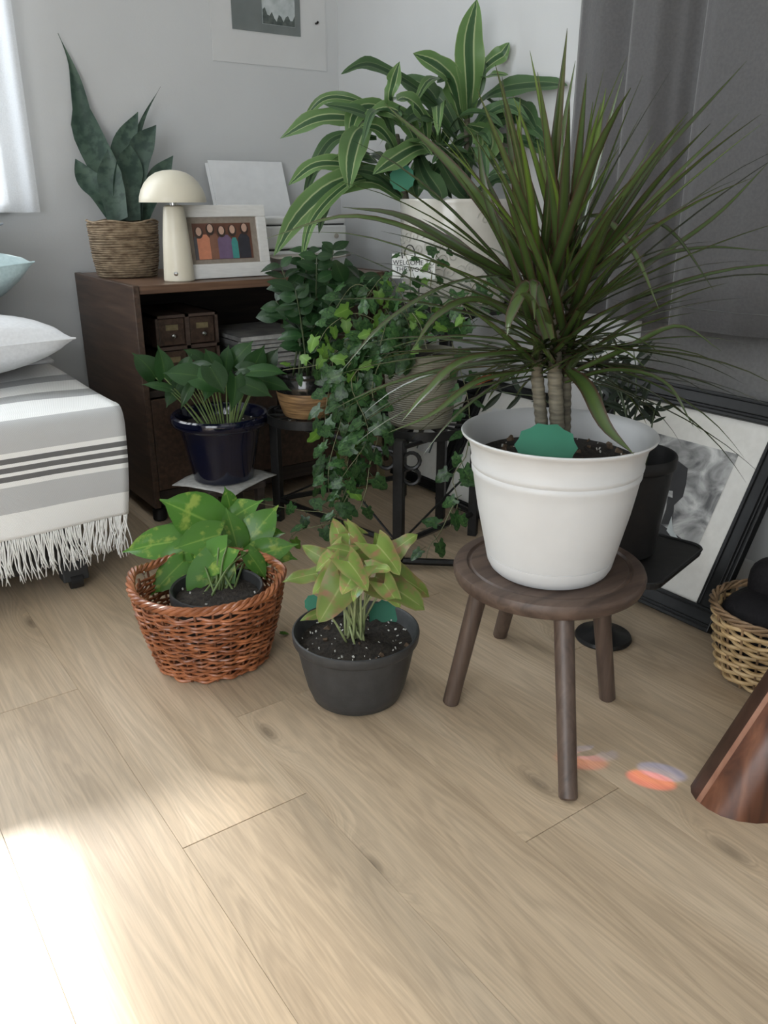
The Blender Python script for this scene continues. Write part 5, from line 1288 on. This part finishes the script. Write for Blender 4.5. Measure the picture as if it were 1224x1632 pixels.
vine([(650, 545, 2.04), (600, 470, 2.06), (560, 455, 2.06), (530, 500, 2.03)], .019, .15); vine([(660, 540, 2.04), (640, 470, 2.04), (610, 440, 2.03), (580, 480, 2.0)], .017, .1)
vine([(670, 540, 2.06), (660, 470, 2.08), (655, 430, 2.08), (650, 400, 2.06)], .020, .5, (.026, .040)); vine([(690, 540, 2.06), (690, 460, 2.08), (700, 410, 2.08), (720, 380, 2.07)], .020, .35, (.028, .045))
vine([(680, 540, 2.04), (700, 490, 2.02), (730, 480, 2.0), (760, 520, 1.98)], .017, .1); vine([(660, 545, 2.02), (640, 500, 1.97), (620, 510, 1.94), (600, 550, 1.92)], .017, .1)
vine([(680, 545, 2.04), (660, 500, 1.99), (665, 520, 1.95), (680, 560, 1.94)], .020, .5, (.026, .038)); vine([(700, 540, 2.06), (740, 470, 2.08), (770, 450, 2.1), (800, 480, 2.1)], .019, .1)
vine([(600, 560, 1.97), (580, 800, 1.95), (500, 815, 1.93), (400, 800, 1.92)], .034, .1, (.034, .048), jit=2); vine([(560, 780, 1.96), (530, 830, 1.93), (470, 850, 1.90), (440, 900, 1.86)], .040, .1, (.03, .04))
vine([(720, 545, 2.05), (752, 640, 2.00), (742, 720, 1.90), (722, 760, 1.85), (735, 800, 1.83), (712, 840, 1.82)], .034, .0, (.038, .055)); vine([(725, 800, 1.83), (705, 850, 1.80), (690, 870, 1.78), (685, 890, 1.77)], .034, .1, (.034, .046))
vine([(655, 550, 2.0), (560, 600, 1.93), (590, 690, 1.91), (545, 760, 1.92)], .021, .05, (.04, .062)); vine([(640, 548, 2.02), (540, 560, 1.97), (550, 640, 1.93), (560, 700, 1.92)], .018, .12, (.03, .045))
# small fallen leaf beside the basket
fb = PZ(447, 1010, .004); o = leaf(None, 'heart', fb, fb+Vector((.016, -.012, .002)), UP, 1., .9, name='fallen_leaf')
tag(o, 'tiny fallen yellow green leaf on the floor by the willow basket', 'leaf')

# ------------------------------------------------------------------ palm in the nursery pot
random.seed(61); c0 = P4+Vector((0, 0, .16))
for k in range(11):
    a = k*ga; root = c0+Vector((math.cos(a)*.035, math.sin(a)*.035, 0))
    tx, ty = [(965, 560), (985, 575), (950, 590), (1000, 590), (1030, 640), (1045, 655), (940, 600), (970, 600), (1010, 560), (800, 625), (960, 640)][k]
    tp = PD(tx, ty, 1.72+random.uniform(-.08, .06)); mid = root.lerp(tp, .55)+Vector((0, 0, .05)); path = [root, mid, tp]
    stem(palm, path, .0022, .001, M['stem_d']); line = spline(path, 10)
    for q in range(4, 11, 2):
        for sgn in (-1, 1):
            p = line[q]; dirn = (line[q]-line[q-1]).normalized(); sd = dirn.cross(TOCAM(p)).normalized()*sgn
            leaf(palm, 'palm', p, p+(dirn*.6+sd*.8+rv(.25))*random.uniform(.034, .052), TOCAM(p)+rv(.5), 1., .42)

# ------------------------------------------------------------------ rainbow flecks made by added coloured spot lamps; the unseen crystal is added too
t = thing('added_suncatcher', 'added cut glass crystal hanging unseen in the back window', 'added_suncatcher', (-.25, 2.66, 1.62))
part('crystal', MB().lathe([(0, -.02), (.016, 0), (.012, .014), (0, .02)], (-.25, 2.66, 1.62), 8), M['glass'], t, False)
part('thread', MB().tube([(-.25, 2.66, 1.64), (-.25, 2.667, 2.18)], .0007, 4), M['steel'], t)
def fleck(px_, py_, e, size=1.3, sx=-.25):
    src = Vector((sx, 2.64, 1.62))
    for (dx, dy, col, k) in ((-5, 4, (1, .04, .01), 1.5), (3, -2, (1., .75, .2), .35), (12, -9, (.1, .25, 1), 1.1)):
        tg = PZ(px_+dx, py_+dy, 0)
        light('rainbow_spot_lamp', 'SPOT', src, tg-src, e*k, col, spot_size=R(size), spot_blend=.5, shadow_soft_size=.001)
fleck(1042, 1239, 260, 1.0); fleck(931, 1208, 120, 1.0, -.75)
